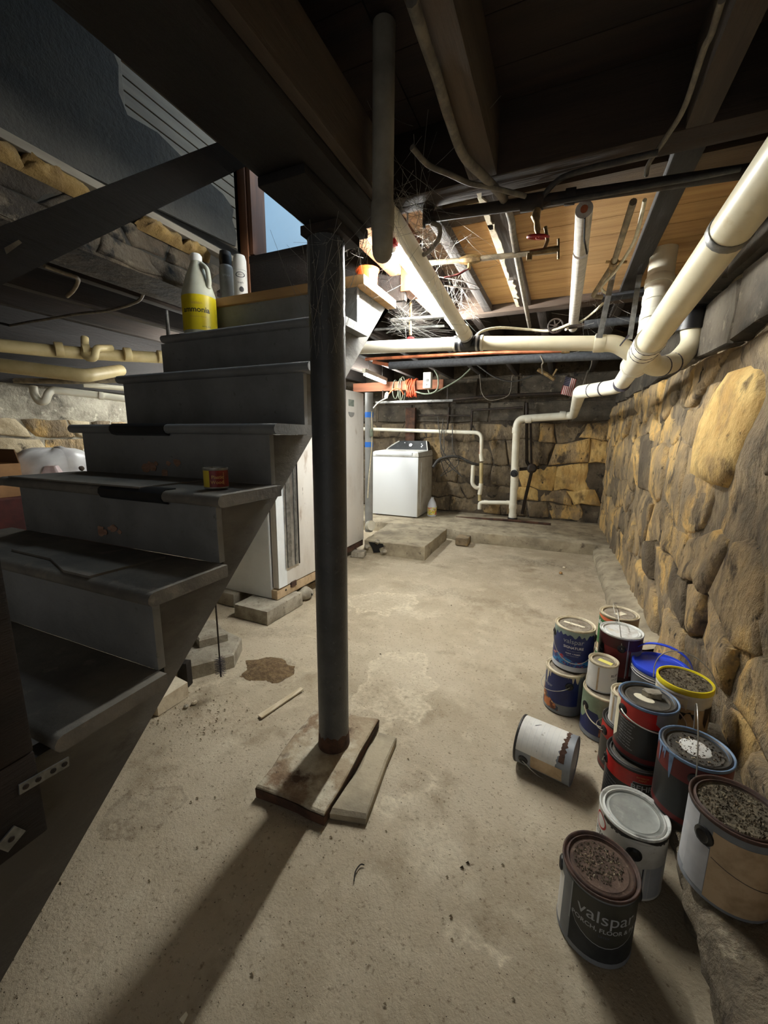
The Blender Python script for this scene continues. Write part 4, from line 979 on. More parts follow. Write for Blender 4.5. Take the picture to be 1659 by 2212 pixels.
lampA = tube_lamp('lit tube lamp on the ceiling beside the stair head', (-0.686,1.645,1.930), (-.745, 2.86, 1.93), .235)
link('lamp_end', B().box(-.70, -.65, 1.585, 1.615, 1.92, 1.945, .004), 'red_metal', lampA, 30)
lampB = tube_lamp('lit tube lamp over the white cabinets at the back', (-2.14, 4.35, 1.885), (-2.20, 5.05, 1.885), .285)
lampC = tube_lamp('lit tube lamp in the far left of the cellar behind the stairs', (-2.95, 2.75, 1.88), (-2.95, 3.75, 1.88), .29)

# ---------------------------------------------------------------- washer corner pipes
wp = thing('washer_drain', 'white drain pipes on the back wall beside the washing machine', 'pipe', (-0.982,5.550,0.851))
q0 = Vector((-2.648,5.550,1.312)); q1 = Vector((-0.997,5.550,1.251)); q2 = Vector((-0.967,5.550,0.203))
run(wp, [q0 - Vector((.5, 0, 0)), q1, Vector((-0.993,5.550,0.944))], .026, 'pvc', n=16, bend=.09)
run(wp, [(-0.999,5.550,1.190), (-1.000,5.550,0.963)], .0225, 'copper', 'pipe', 14); run(wp, [(-0.994,5.550,0.975), (-0.977,5.550,0.877)], .029, 'pvc', 'coupling', 16)
run(wp, [(-0.982,5.550,0.851), (-0.973,5.550,0.569)], .0245, 'pvc_beige', 'pipe', 16); run(wp, [(-0.973,5.550,0.575), (-0.984,5.550,0.421)], .029, 'pvc', 'coupling', 16)
run(wp, [(-0.985,5.550,0.434), (-0.980,5.550,0.332)], .022, 'pvc_beige', 'pipe', 14)
run(wp, [(-0.974,5.550,0.216), (-0.979,5.550,0.312), (-0.513,5.520,0.344)], .027, 'pvc', 'trap_pipe', 16, .06)
run(wp, [(-1.086,5.520,0.818), (-1.087,5.520,0.566), (-1.035,5.530,0.510), (-0.989,5.550,0.511)], .027, 'pvc', 'standpipe', 16, .04)
ring(wp, (-0.897,5.550,0.318), (1, 0, 0), .031, .05, 'pvc', 'hub'); ring(wp, (-0.596,5.520,0.338), (1, 0, 0), .031, .05, 'pvc', 'hub')
stp = thing('water_pipe', 'dark iron riser pipe with meter on the back wall right of the white drop', 'pipe', (-0.410,5.600,1.107))
run(stp, [(-0.458,5.600,1.631), (-0.405,5.600,0.868), (-0.330,5.580,0.800), (-0.390,5.600,0.410), (-0.416,5.600,0.189)], .02, 'iron', n=10, bend=.04)
run(stp, [(-0.401,5.600,1.458), (-0.346,5.600,0.840)], .014, 'iron', n=10)
link('meter', B().lathe([(.001, -.05), (.05, -.05), (.06, -.02), (.06, .03), (.04, .05), (.001, .05)], 16, frame((-0.334,5.540,0.802), (.2, -1, .2))).tube([(-0.546,5.560,0.775), (-0.246,5.560,0.816)], .02, 10), 'iron', stp, 40)
hs = thing('hose', 'black hose looping behind the washing machine', 'hose', (-1.457,5.400,0.907))
link('hose_loop', B().tube(smooth_path([(-1.586,5.300,0.782), (-1.521,5.400,0.892), (-1.322,5.500,0.931), (-1.119,5.550,0.847), (-1.027,5.600,0.822)]), .02, 8), 'cable_black', hs, 60)
for k in range(5):
    a = Vector((-1.433,5.500,0.935)); link('loose_wire', B().tube(smooth_path([a + Vector((rnd(-.2, .1), 0, .35 + rnd(0, .3))), a + Vector((rnd(-.1, .1), -.05, .1)), a + Vector((rnd(-.15, .2), -.03, -.1)), a + Vector((rnd(-.1, .25), -.02, -.28))]), .006, 5), 'cable_black', hs, 0)
for (px, lab) in ((0, 'rusty timber post standing behind the washing machine'),):
    tag(link('timber_post', B().box((-2.102,5.600,1.477)[0], (-1.960,5.600,1.475)[0], 5.58, 5.66, .95, 1.60, .004), 'rust', None, 0), lab, 'post')
iron_f = thing('bracket_frame', 'thin dark iron frame fixed high on the back wall', 'frame', (-1.279,5.620,1.499))
run(iron_f, [(-1.158,5.620,1.220), (-1.155,5.620,1.552), (-0.501,5.620,1.576)], .015, 'iron', n=6, bend=.01)
run(iron_f, [(-1.490,5.620,1.250), (-1.477,5.620,1.595)], .014, 'iron', n=6); run(iron_f, [(-1.912,5.620,1.495), (-1.183,5.620,1.480)], .012, 'iron', n=6)
cn = thing('conduit', 'rusty conduit low along the foot of the back wall', 'conduit', (-0.908,5.350,0.140))
run(cn, [(-1.251,5.350,0.110), (-0.551,5.350,0.135), (-0.049,5.350,0.128)], .018, 'rust', n=8, bend=.02)

# ---------------------------------------------------------------- far clutter overhead
box_w = thing('outlet_box', 'white outlet box hanging from the joists near the orange cord', 'outlet', (-1.585,5.000,1.879))
c = Vector((-1.591,5.000,1.880))
link('body', B().box(c.x - .055, c.x + .045, 4.96, 5.04, c.z - .095, c.z + .095, .008), 'plastic_white', box_w, 30)
link('socket', B().box(c.x - .02, c.x + .012, 4.955, 4.962, c.z - .02, c.z + .012, .002), 'plastic_grey', box_w, 0)
link('screw', B().lathe([(.006, 0), (.001, .003)], 8, frame((c.x - .004, 4.958, c.z - .055), (0, -1, 0))), 'iron', box_w, 0)
cable('pale green cable leaving the white outlet box to the right', [(-1.587,5.000,1.769), (-1.556,5.000,1.723), (-1.463,4.980,1.773), (-1.452,4.950,1.905), (-1.487,4.900,1.991)], .009, 'cable_green')
cable('pale grey cable drooping from the orange cord to the right joists', [(-1.752,5.000,1.752), (-1.616,5.000,1.720), (-1.467,5.000,1.748), (-1.212,5.000,1.874), (-1.062,5.000,1.998)], .009, 'cable_green')
oc = thing('extension_cord', 'orange extension cord coiled over the reddish timber', 'cord', (-1.888,5.150,1.795))
for k in range(8):
    x = Vector((-1.950,5.160,1.799)).x + k * .018; zc = 1.845; b = B()
    b.tube([Vector((x + .012 * math.sin(a * 2 + k), 5.222 + (.045 + .004 * (k % 3)) * math.sin(a), zc + (.105 + .012 * math.sin(k * 2.1)) * math.cos(a) - .02)) for a in [2 * PI * i / 20 for i in range(21)]], .0095, 6)
    link('coil', b, 'cord_orange', oc, 60)
link('tail', B().tube(smooth_path([(-1.960,5.120,1.736), (-1.992,5.100,1.794), (-2.064,5.100,1.814), (-2.129,5.100,1.781), (-2.162,5.100,1.747)]), .0085, 6), 'cord_orange', oc, 60)
link('plug', B().lathe([(.012, 0), (.024, .01), (.028, .06), (.014, .085)], 10, frame((-2.208,5.100,1.689), (.35, 0, 1))), 'plastic_white', oc, 40)
gc = thing('cord_loops', 'olive green cord loops hung left of the orange coil', 'cord', (-2.068,5.160,1.785))
for k, px in enumerate((850, 862, 866)):
    x = ((-2.121,5.160,1.805)[0], (-2.042,5.160,1.802)[0], (-2.015,5.160,1.801)[0])[k]
    link('loop', B().tube([Vector((x + .02 * math.sin(a), 5.222 + .045 * math.sin(a), 1.845 + (.12 + .02 * k) * math.cos(a) - .03)) for a in [2 * PI * i / 20 for i in range(21)]], .0065, 5), 'cable_green', gc, 60)
# grey vent pipe with blue tape bands
vp = thing('vent_pipe', 'grey plastic vent pipe with blue tape bands behind the white cabinet', 'pipe', (-1.900,3.941,0.150))
va, vb = Vector((-1.887,3.976,1.588)), Vector((-1.808,3.728,0.205))
va.x = vb.x = -1.90; va.y = vb.y = 3.95
link('pipe', B().tube([Vector((-1.90, 3.95, .15)), Vector((-1.90, 3.95, 1.64))], .043, 24), 'plastic_grey', vp, 50)
for z in (1.415, 1.105): ring(vp, (-1.90, 3.95, z), (0, 0, 1), .0445, .055, 'blue_tape', 'tape_band')
link('end_fitting', B().lathe([(.001, 0), (.05, .0), (.055, .05), (.001, .05)], 20, frame((-1.86, 3.86, .24), (.7, -.3, .1))), 'pvc', vp, 40)
cd = thing('lead', 'pale power lead taped down the grey vent pipe with green plug', 'cord', (-1.86, 3.9, .6))
link('wire', B().tube(smooth_path([(-2.165,5.000,1.679), (-2.071,4.600,1.604), (-1.958,4.200,1.510), (-1.856, 3.925, 1.44), (-1.852, 3.92, 1.25), (-1.852, 3.92, 1.12), (-1.855, 3.90, .95), (-1.858, 3.86, .75), (-1.842, 3.80, .55)]), .008, 6), 'cable_white', cd, 60)
link('plug', B().tube([(-1.852, 3.91, 1.19), (-1.852, 3.91, 1.27)], .018, 8), 'cable_green', cd, 40)
# small flag
fl_ = thing('small_flag', 'small faded striped flag hanging from the back joists', 'flag', (0.020,5.000,1.745))
fc = [Vector(p) for p in ((-0.026,5.000,1.858), (0.083,5.000,1.815), (0.057,5.000,1.636), (-0.062,5.000,1.669))]
def fp(u, v): return fc[0].lerp(fc[1], u).lerp(fc[3].lerp(fc[2], u), v) + Vector((0, .012 * math.sin(u * 5 + v * 3), 0))
b = B()
n = 13
for i in range(n):
    u0, u1 = i / n, (i + 1) / n
    for j in range(6):
        v0_, v1_ = j / 6, (j + 1) / 6
        f = b.bm.faces.new([b.bm.verts.new(fp(*q)) for q in ((u0, v0_), (u1, v0_), (u1, v1_), (u0, v1_))])
        f.material_index = 2 if (u0 < .53 and v0_ < .48) else (0 if i % 2 == 0 else 1)
o = link('cloth', b, ['flag_red', 'flag_white', 'flag_blue'], fl_, 0)
for q in [(x, y) for x in (.07, .17, .27, .37, .47) for y in (.07, .17, .27, .37)]:
    p = fp(*q) + Vector((0, -.003, 0))
    pass
st_b = B()
for x in range(6):
    for y in range(5):
        p = fp(.05 + x * .09, .05 + y * .09) + Vector((0, -.002, 0))
        st_b.prism([p + Vector((.0028 * (1 if k % 2 == 0 else .4) * math.sin(k * PI / 5), 0, .0028 * (1 if k % 2 == 0 else .4) * math.cos(k * PI / 5))) for k in range(10)], (0, -.0006, 0))
link('stars', st_b, 'flag_white', o, 0)
link('staff', B().tube([fc[0] + Vector((-.01, .01, .02)), fc[0].lerp(fc[1], 1.05) + Vector((0, .01, .006))], .004, 6), 'wood_dark', fl_, 0)
# hanging wires, spigot near the flag, rods
cable('two thin twisted wires hanging to the far drain elbow', [(0.138,3.600,1.839), (0.155,3.600,1.754), (0.128,3.500,1.651), (0.113,3.350,1.535)], .0035, 'cable_grey', 'hanging_wire', 'wire', 5)
cable('thin wire tying the far drain bend to the joist', [(0.131,3.500,1.690), (0.105,3.400,1.580), (0.089,3.320,1.520)], .003, 'cable_grey', 'hanging_wire', 'wire', 5)
cable('twisted pale wire tied to the long black pipe', [(-0.192,3.170,1.759), (-0.171,3.170,1.715), (-0.180,3.200,1.695), (-0.175,3.300,1.652)], .005, 'cable_grey', 'hanging_wire', 'wire', 5)
spg = thing('hose_bib', 'small brass tap hanging under the far joists left of the flag', 'tap', (-0.149,4.200,1.758))
link('body', B().tube([(-0.266,4.200,1.821), (-0.190,4.200,1.776), (-0.114,4.200,1.723)], .018, 8).tube([(-0.133,4.200,1.757), (-0.102,4.200,1.816)], .009, 6), 'brass', spg, 40)
cable('slack grey cable sagging between the far joists', [(-0.919,4.600,1.964), (-0.715,4.600,1.824), (-0.521,4.600,1.773), (-0.341,4.600,1.820)], .008, 'cable_black')
cable('thin loop of cable drooping in front of the back wall blocks', [Vector((-0.976,5.100,1.768)) + Vector((0, 0, .17)), (-0.947,5.100,1.740), (-0.876,5.100,1.646), (-0.777,5.100,1.633), (-0.621,5.100,1.692), Vector((-0.598,5.100,1.743)) + Vector((0, 0, .16))], .006, 'cable_grey')
cable('dark conduit across the top of the back wall', [(-1.526,5.550,1.684), (-0.908,5.550,1.720), (-0.127,5.550,1.730), (0.377,5.550,1.739)], .02, 'iron', 'conduit', 'conduit')

# ---------------------------------------------------------------- far left pipes and wires
def leftrun(label, pts, r, m, rings_=(), name='drain_pipe'):
    t = thing(name, label, 'pipe', tuple(Vector(pts[0])))
    run(t, pts, r, m, n=16, bend=.05)
    a, b_ = Vector(pts[0]), Vector(pts[-1])
    for k in rings_: ring(t, a.lerp(b_, k), b_ - a, r * 1.14, r * 1.1, m, 'hub')
    return t
t = leftrun('cream drain pipe with trap crossing the far left ceiling', [(-3.623,1.541,1.781), (-3.519,1.865,1.789), (-3.360,2.272,1.815), (-3.075,2.793,1.855)], .045, 'pvc_beige', (.3, .42, .62, .8))
run(t, [(-3.435,2.094,1.917), (-3.364,2.037,1.760), (-3.296,2.064,1.747), (-3.299,2.080,1.830), (-3.347,2.232,1.863)], .026, 'pvc_beige', 'trap_pipe', 14, .05)
leftrun('lower cream drain pipe in the far left, half hidden by the treads', [(-3.345,1.406,1.618), (-2.965,1.784,1.573), (-3.265,2.232,1.690)], .043, 'pvc_beige')
leftrun('thin dark pipe under the far left ceiling', [(-3.788,1.760,1.577), (-3.483,2.006,1.587), (-3.222,2.350,1.632)], .02, 'pipe_old', (), 'water_pipe')
tr = leftrun('white trap and waste pipe along the far left wall', [(-3.646,1.813,1.534), (-3.634,1.806,1.477), (-3.598,1.811,1.423), (-3.554,1.830,1.423), (-3.540,1.849,1.484), (-3.541,1.877,1.514), (-3.404,2.132,1.493), (-3.286,2.378,1.467)], .027, 'pvc', ())
ring(tr, (-3.390,2.137,1.489), Vector((-3.286,2.378,1.467)) - Vector((-3.541,1.877,1.514)), .031, .03, 'pvc', 'hub')
leftrun('pale pipe above the white waste pipe at far left', [(-3.526,2.096,1.575), (-3.403,2.369,1.568)], .02, 'pvc', (), 'waste_pipe')
cable('long pale cable looping under the dark left joists', [(-2.051,1.596,1.965), (-2.310,1.746,1.965), (-2.447,1.789,1.965), (-2.579,1.812,1.965), (-2.758,1.821,1.965), (-2.979,1.796,1.965), (-3.277,1.791,1.965), (-3.540,1.784,1.965), (-3.848,1.793,1.965), (-4.061,1.852,1.965), (-4.169,1.934,1.965), (-4.110,2.023,1.965)], .009, 'cable_grey')
cable('bent pipe high in the dark left ceiling', [(-2.283,1.249,1.960), (-2.290,1.339,1.960), (-2.308,1.408,1.960), (-2.492,1.494,1.960), (-2.652,1.548,1.960)], .010, 'pipe_old', 'bent_pipe', 'pipe')
for (a, b_) in (((-2.187,1.810,1.944), (-2.133,1.755,1.559)),):
    a = Vector(a); tag(link('support_rod', B().tube([(a.x, a.y, .0), (a.x, a.y, 1.905)], .011, 10), 'galv', None, 50), 'thin grey rod standing just left of the upper treads', 'rod')

# ---------------------------------------------------------------- white cabinets and washer
def plate_text(parent, s, size, f, m, name='lettering', bold=False, th=.0006):
    bm = text_bm(s, size, bold); b = B(); b.bm.free(); b.bm = bm
    bm.transform(f @ Matrix.Translation((0, 0, th)))
    return link(name, b, m, parent, 0)
# near cabinet: an old upright refrigerator
RX, RY = -1.672, 2.065
rot = Matrix.Translation((RX, RY, .095)) @ Matrix.Rotation(-.03, 4, 'Z')
fr = thing('refrigerator', 'old white refrigerator on concrete blocks behind the stairs', 'refrigerator', (RX, RY, .095), None, (0, 0, -.03))
link('cabinet', B().box(-.70, -.055, 0, .72, .0, 1.50, .014), 'enamel', fr, 35, True)
link('door', B().box(-.050, .0, .012, .708, .075, 1.49, .012), 'enamel_dirty', fr, 35, True)
link('door_gasket', B().box(-.056, -.049, .016, .704, .08, 1.485), 'plastic_black', fr, 0, True)
link('kick_panel', B().box(-.055, -.004, .0, .72, .002, .068, .006), 'lab_tan', fr, 30, True)
link('screw', B().lathe([(.009, 0), (.006, .004), (.001, .005)], 10, frame((-.004, .09, .045), (1, 0, 0))), 'iron', fr, 30, True)
hd = link('handle_trim', B().box(.0, .012, .085, .225, .20, 1.30, .003), 'steel', fr, 30, True)
link('trim_strip', B().box(.012, .018, .10, .145, .205, 1.295, .002).box(.012, .018, .185, .205, .205, 1.295, .002), 'galv', hd, 0, True)
link('trim_edge', B().box(.0, .014, .226, .236, .20, 1.30, .001), 'plastic_black', hd, 0, True)
link('hinge_stub', B().box(-.02, .006, .14, .20, .045, .085, .004), 'rust', fr, 0, True)
link('front_strip', B().box(.0, .004, .012, .10, .08, 1.48, .001), 'enamel', fr, 0, True)
# far cabinet with display
FX, FY = -1.845, 3.02
f2_ = thing('freezer', 'tall white cabinet with small display and half-round latch near its top', 'freezer', (FX, FY, .045))
link('cabinet', B().box(FX - .66, FX - .03, FY, FY + .70, .07, 1.615, .012), 'enamel', f2_, 35)
link('door', B().box(FX - .028, FX, FY + .005, FY + .695, .12, 1.61, .012), 'enamel_dirty', f2_, 35)
link('kick_panel', B().box(FX - .05, FX - .012, FY, FY + .70, .055, .115, .004), 'rust', f2_, 0)
dz = (-1.845,3.435,1.498)
link('display', B().box(FX, FX + .004, dz[1] - .04, dz[1] + .065, dz[2] - .03, dz[2] + .03, .001), 'display', f2_, 0)
b = B(); cz = dz[2] - .085
b.prism([(FX, dz[1] + .012 + .055 * math.cos(a), cz + .045 * math.sin(a)) for a in [PI + PI * i / 12 for i in range(13)]], (.006, 0, 0))
link('latch_recess', b, 'plastic_grey', f2_, 0)
for y_ in (FY + .04, FY + .60):
    link('foot', B().lathe([(.02, 0), (.025, .02), (.012, .03), (.012, .06)], 12, Matrix.Translation((FX - .06, y_, .01))), 'plastic_black', f2_, 30)
    link('foot', B().lathe([(.02, 0), (.025, .02), (.012, .03), (.012, .06)], 12, Matrix.Translation((FX - .58, y_, .01))), 'plastic_black', f2_, 30)
# blocks under them
def blk(label, x0, x1, y0, y1, z1, rz=0, m='block', z0=.0):
    c = ((x0 + x1) / 2, (y0 + y1) / 2, (z0 + z1) / 2)
    b = B().box(x0, x1, y0, y1, z0, z1, .006, Matrix.Rotation(rz, 3, 'Z'))
    for v_ in b.bm.verts: v_.co += Vector((.004 * noise.noise(v_.co * 30), .004 * noise.noise(v_.co * 30 + Vector((5, 0, 0))), .003 * noise.noise(v_.co * 30 + Vector((0, 9, 0)))))
    return tag(link('concrete_block', b, m, None, 30), label, 'block', 'blocks under the white cabinets')
blk('concrete block under the front corner of the refrigerator', -1.90, -1.62, 1.90, 2.27, .093, -.03)
blk('concrete block behind, under the left side of the refrigerator', -2.26, -2.02, 2.03, 2.28, .093, -.05)
blk('small concrete block under the near end of the display cabinet', -1.86, -1.73, 3.44, 3.56, .052, .2)
blk('small support block under the hidden back of the refrigerator', -2.2, -1.8, 2.56, 2.74, .093)
random.seed(31)
b = B()
b.grid(lambda u, v_: Vector((-1.66 + .06 * math.cos(2 * PI * u) * math.sin(PI * v_) * (1 + .3 * noise.noise(Vector((u * 5, v_ * 5, 1)))), 2.36 + .07 * math.sin(2 * PI * u) * math.sin(PI * v_), .042 - .045 * math.cos(PI * v_) * (1 + .3 * noise.noise(Vector((u * 4, v_ * 4, 8)))))), 12, 8)
tag(link('stone', b, 'block', None, 40), 'broken lump of concrete beside the refrigerator block', 'stone')
# broken slab before the washer (the bite in its front face is painted dark, not cut)
def slab_face():
    pts = [(-1.80, 3.64), (-1.145, 3.64), (-1.165, 4.54), (-1.90, 4.56)]
    return pts
b = rough_slab(slab_face(), -.01, .138, jit=.006, seed=12)
sl = tag(link('concrete_slab', b, 'slab', None, 40), 'broken concrete slab in front of the washing machine', 'slab')
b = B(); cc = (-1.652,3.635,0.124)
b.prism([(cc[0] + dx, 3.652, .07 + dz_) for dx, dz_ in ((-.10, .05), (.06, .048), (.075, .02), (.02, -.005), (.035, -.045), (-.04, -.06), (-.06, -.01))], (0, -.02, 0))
link('hole_shade', b, 'void', sl, 0)  # near-black plate stands in for the shade inside the broken bite
for k, (dx, dz_, s_) in enumerate(((-.115, .0, .032), (.085, -.03, .03), (.0, .062, .03), (.06, -.045, .02))):
    r_ = random.Random(k)
    b = B().lathe([(.001, -.8), (.8, -.5), (1, 0), (.7, .6), (.001, .8)], 7, Matrix.Translation((cc[0] + dx, 3.632, .07 + dz_)) @ Matrix.Scale(s_, 4))
    for v_ in b.bm.verts: v_.co += Vector((r_.uniform(-.006, .006), r_.uniform(-.006, .006), r_.uniform(-.006, .006)))
    link('broken_lump', b, 'block', sl, 20)
b = B().box(-1.01, -.87, 4.32, 4.50, .004, .09, .012)
tag(link('stone', b, 'mortar', None, 30), 'dark broken stone between the slab and the raised ledge', 'stone')

# washing machine
WX, WYF, WZ = -2.365, 5.03, .118
ws = thing('washing_machine', 'white top-loading washing machine against the back wall', 'washer', (-2.03, 5.3, WZ))
x0, x1, y0_, y1_ = WX, -1.70, WYF, 5.66
link('body', B().box(x0, x1, y0_, y1_, WZ + .012, .925, .010), 'washer_side', ws, 35)
link('front_panel', B().box(x0 + .002, x1 - .002, y0_ - .012, y0_ + .004, WZ + .015, .925, .006), 'washer', ws, 35)
b = B()
rings = []
for (ins, z) in ((.0, .930), (.0, .955), (.012, .985), (.03, .998)):
    rings.append([Vector((x0 + ins, y0_ - .012 + ins * .8, z)), Vector((x1 - ins, y0_ - .012 + ins * .8, z)), Vector((x1 - ins, y1_ - .02, z + (.02 if z > .95 else 0))), Vector((x0 + ins, y1_ - .02, z + (.02 if z > .95 else 0)))])
b.quadstrip(rings)
top = link('top_deck', b, 'washer_top', ws, 30)
link('front_lip', B().box(x0 + .055, x1 - .085, y0_ - .020, y0_ + .02, .945, .990, .008), 'washer', ws, 35)
b = B(); n = 14; P_ = []
for i in range(n + 1):
    t = i / n; x = x0 + .015 + (x1 - x0 - .03) * t
    zt = 1.0 + .135 * min(1, (t / .30) ** .8, ((1 - t) / .07) ** .6 if t < 1 else 0)
    P_.append((x, zt))
lo = [Vector((x, 5.46, .99)) for x, z in P_]; hi = [Vector((x, 5.46 + (z - 1.0) * .55, z)) for x, z in P_]; bk = [Vector((x, 5.65, max(.995, z - .01))) for x, z in P_]; lb = [Vector((x, 5.65, .99)) for x, z in P_]
b.quadstrip([lo, hi, bk, lb], False)
con = link('console', b, 'panel_grey', ws, 25)
for sgn in (0, 1):
    pp = [Vector((x, 5.455 + (z - 1.0) * .55, z)) for x, z in (P_[:5] if sgn == 0 else P_[-2:])]
    link('console_trim', B().tube(pp, .008, 6), 'washer_top', con, 40)
xm = (x0 + x1) / 2
link('dial', B().lathe([(.026, 0), (.024, .018), (.001, .02)], 16, frame((xm + .05, 5.50, 1.07), (0, -.87, .48))), 'steel', con, 40)
for dx, dz_ in ((-.05, .035), (.21, .02), (.225, .0), (.215, -.018)):
    link('button', B().lathe([(.009, 0), (.008, .008), (.001, .009)], 10, frame((xm + dx, 5.50 + dz_ * .55, 1.07 + dz_), (0, -.87, .48))), 'steel', con, 40)
link('side_crease', B().box(x1 - .001, x1 + .003, 5.14, 5.152, .22, .86, .001), 'washer', ws, 0)
for xx in (x0 + .06, x1 - .06):
    for yy in (y0_ + .05, y1_ - .08): link('foot', B().lathe([(.022, -.006), (.022, .008), (.012, .015)], 12, Matrix.Translation((xx, yy, WZ + .002))), 'plastic_black', ws, 30)

# jug of cleaner beside the washer
def jug(name, label, cat, loc, prof, m, lab=None, cap=None, rz=0):
    t = thing(name, label, cat, loc, None, (0, 0, rz))
    link('body', B().lathe(prof, 24), m, t, 50, True)
    if lab:
        z0, z1, r0, r1, lm = lab
        link('label', B().lathe([(r0, z0), (r1, z1)], 24, None, (False, False)), lm, t, 60, True)
    if cap:
        z0, z1, rc, cm = cap
        link('cap', B().lathe([(rc, z0), (rc, z1 - .003), (rc * .85, z1), (.001, z1)], 18), cm, t, 40, True)
    return t
j = jug('cleaner_jug', 'white jug of cleaner with fruit label on the ledge beside the washer', 'jug', (-1.575, 5.28, .117), [(.001, 0), (.058, 0), (.064, .012), (.064, .135), (.052, .185), (.026, .235), (.02, .245), (.001, .245)], 'jug_white', (.025, .128, .0646, .0646, 'label_fruit'), (.245, .262, .021, 'jug_white'))

# ---------------------------------------------------------------- things on the stairs
am = thing('ammonia_jug', 'clear plastic ammonia jug with yellow label on the seventh tread', 'jug', (-1.66, 1.56, 1.6585))
RAM = .0765
link('body', B().lathe([(.001, 0), (RAM - .008, 0), (RAM, .012), (RAM, .185), (RAM - .012, .225), (.052, .268), (.036, .305), (.024, .335), (.022, .345), (.001, .345)], 28), 'bottle_milk', am, 50, True)
link('cap', B().lathe([(.026, .337), (.027, .362), (.021, .37), (.001, .37)], 18), 'plastic_white', am, 40, True)
b = B(); b.tube(fillet([(.030, -.0, .325), (.066, -.0, .30), (.074, 0, .24), (.066, 0, .215)], .02), .011, 10); link('grip', b, 'bottle_milk', am, 50, True)
link('label', B().lathe([(RAM + .0007, .02), (RAM + .0007, .175)], 28, None, (False, False)), 'label_yellow', am, 60, True)
def wrap_text(parent, s, size, r, ang, z, m, bold=False, th=.0009, name='lettering', slope=0.0):
    """lettering bent round a can; ang = direction it faces (radians, local), centre height z"""
    bm = text_bm(s, size, bold)
    bmesh.ops.triangulate(bm, faces=bm.faces[:])
    for it in range(2):
        long_ = [e for e in bm.edges if abs(e.verts[0].co.x - e.verts[1].co.x) > r * .14]
        if long_: bmesh.ops.subdivide_edges(bm, edges=long_, cuts=1)
    for v_ in bm.verts:
        a = ang + v_.co.x / r
        v_.co = Vector(((r + th) * math.cos(a), (r + th) * math.sin(a), z + v_.co.y + slope * v_.co.x))
    b = B(); b.bm.free(); b.bm = bm
    return link(name, b, m, parent, 0, True)
fa = math.atan2(-1.56, 1.66)
wrap_text(am, 'lemon', .020, RAM, fa - .15, .138, 'print_gold', name='lettering')
wrap_text(am, 'ammonia', .034, RAM, fa - .22, .108, 'print_blackish', True)
wrap_text(am, 'all-purpose cleaner', .0095, RAM, fa - .1, .078, 'print_gold')
wrap_text(am, '64 FL OZ', .010, RAM, fa + .35, .035, 'print_blackish')
# two spray cans on the landing
sc1 = thing('spray_can', 'grey spray can with black cap on the landing, left of the pair', 'spray can', (-1.655, 1.745, 1.8625), 'spray cans on the landing')
link('body', B().lathe([(.001, 0), (.033, 0), (.0345, .004), (.0345, .165), (.031, .178), (.026, .184), (.001, .184)], 24), 'spray_body', sc1, 40, True)
link('cap', B().lathe([(.030, .18), (.031, .22), (.027, .245), (.001, .247)], 20), 'plastic_black', sc1, 40, True)
wrap_text(sc1, 'SPRAY', .014, .0345, math.atan2(-1.745, 1.655), .125, 'print_grey')
sc2 = thing('spray_can', 'white spray can with dark oval badge on the landing, right of the pair', 'spray can', (-1.555, 1.735, 1.8625), 'spray cans on the landing')
link('body', B().lathe([(.001, 0), (.031, 0), (.033, .004), (.033, .135), (.001, .136)], 24), 'spray_white', sc2, 40, True)
link('cap', B().lathe([(.033, .136), (.0325, .185), (.026, .208), (.001, .212)], 20), 'spray_white', sc2, 40, True)
fa2 = math.atan2(-1.735, 1.555)
def arc_patch(parent, r, a0, a1, zlo, zhi, m, name='label', n=None, th=.0006, zl=None, zh=None):
    """curved label patch; zl / zh give a ragged lower or upper edge as functions of 0..1"""
    n = n or max(4, int(abs(a1 - a0) / .16)); b = B(); lo_, hi_ = [], []
    for i in range(n + 1):
        t = i / n; a = a0 + (a1 - a0) * t
        z0 = zlo if zl is None else zl(t); z1 = zhi if zh is None else zh(t)
        lo_.append(Vector(((r + th) * math.cos(a), (r + th) * math.sin(a), z0))); hi_.append(Vector(((r + th) * math.cos(a), (r + th) * math.sin(a), z1)))
    b.quadstrip([lo_, hi_], False)
    return link(name, b, m, parent, 60, True)
def oval_patch(parent, r, ang, z, w, h, m, th=.001, name='badge', ringw=None):
    b = B(); n = 20
    def P(f, k): 
        a = 2 * PI * k / n; aa = ang + w / 2 * f * math.cos(a) / r
        return Vector(((r + th) * math.cos(aa), (r + th) * math.sin(aa), z + h / 2 * f * math.sin(a)))
    if ringw: b.quadstrip([[P(1, k) for k in range(n)], [P(1 - ringw, k) for k in range(n)]], True, (False, False))
    else: b.quadstrip([[P(1, k) for k in range(n)], [P(.5, k) for k in range(n)]], True, (False, True))
    return link(name, b, m, parent, 60, True)
oval_patch(sc2, .033, fa2, .112, .046, .026, 'print_blackish', ringw=.22)
wrap_text(sc2, 'SPRAY', .009, .033, fa2, .112, 'print_blackish')
wrap_text(sc2, 'fresh', .014, .033, fa2, .076, 'print_blackish')
oval_patch(sc2, .033, fa2 + .1, .045, .022, .026, 'print_blackish', name='flower')
# orange thing on the landing right
og = thing('orange_tub', 'small orange plastic tub on the landing behind the column', 'tub', (-.905, 1.86, 1.8625))
link('body', B().lathe([(.001, 0), (.045, 0), (.052, .09), (.055, .095), (.048, .095), (.042, .012), (.001, .012)], 20), 'orange_plastic', og, 40, True)
link('rim_ring', B().lathe([(.0525, .084), (.057, .09), (.0565, .097), (.050, .097)], 20, None, (False, False)), 'orange_plastic', og, 40, True)
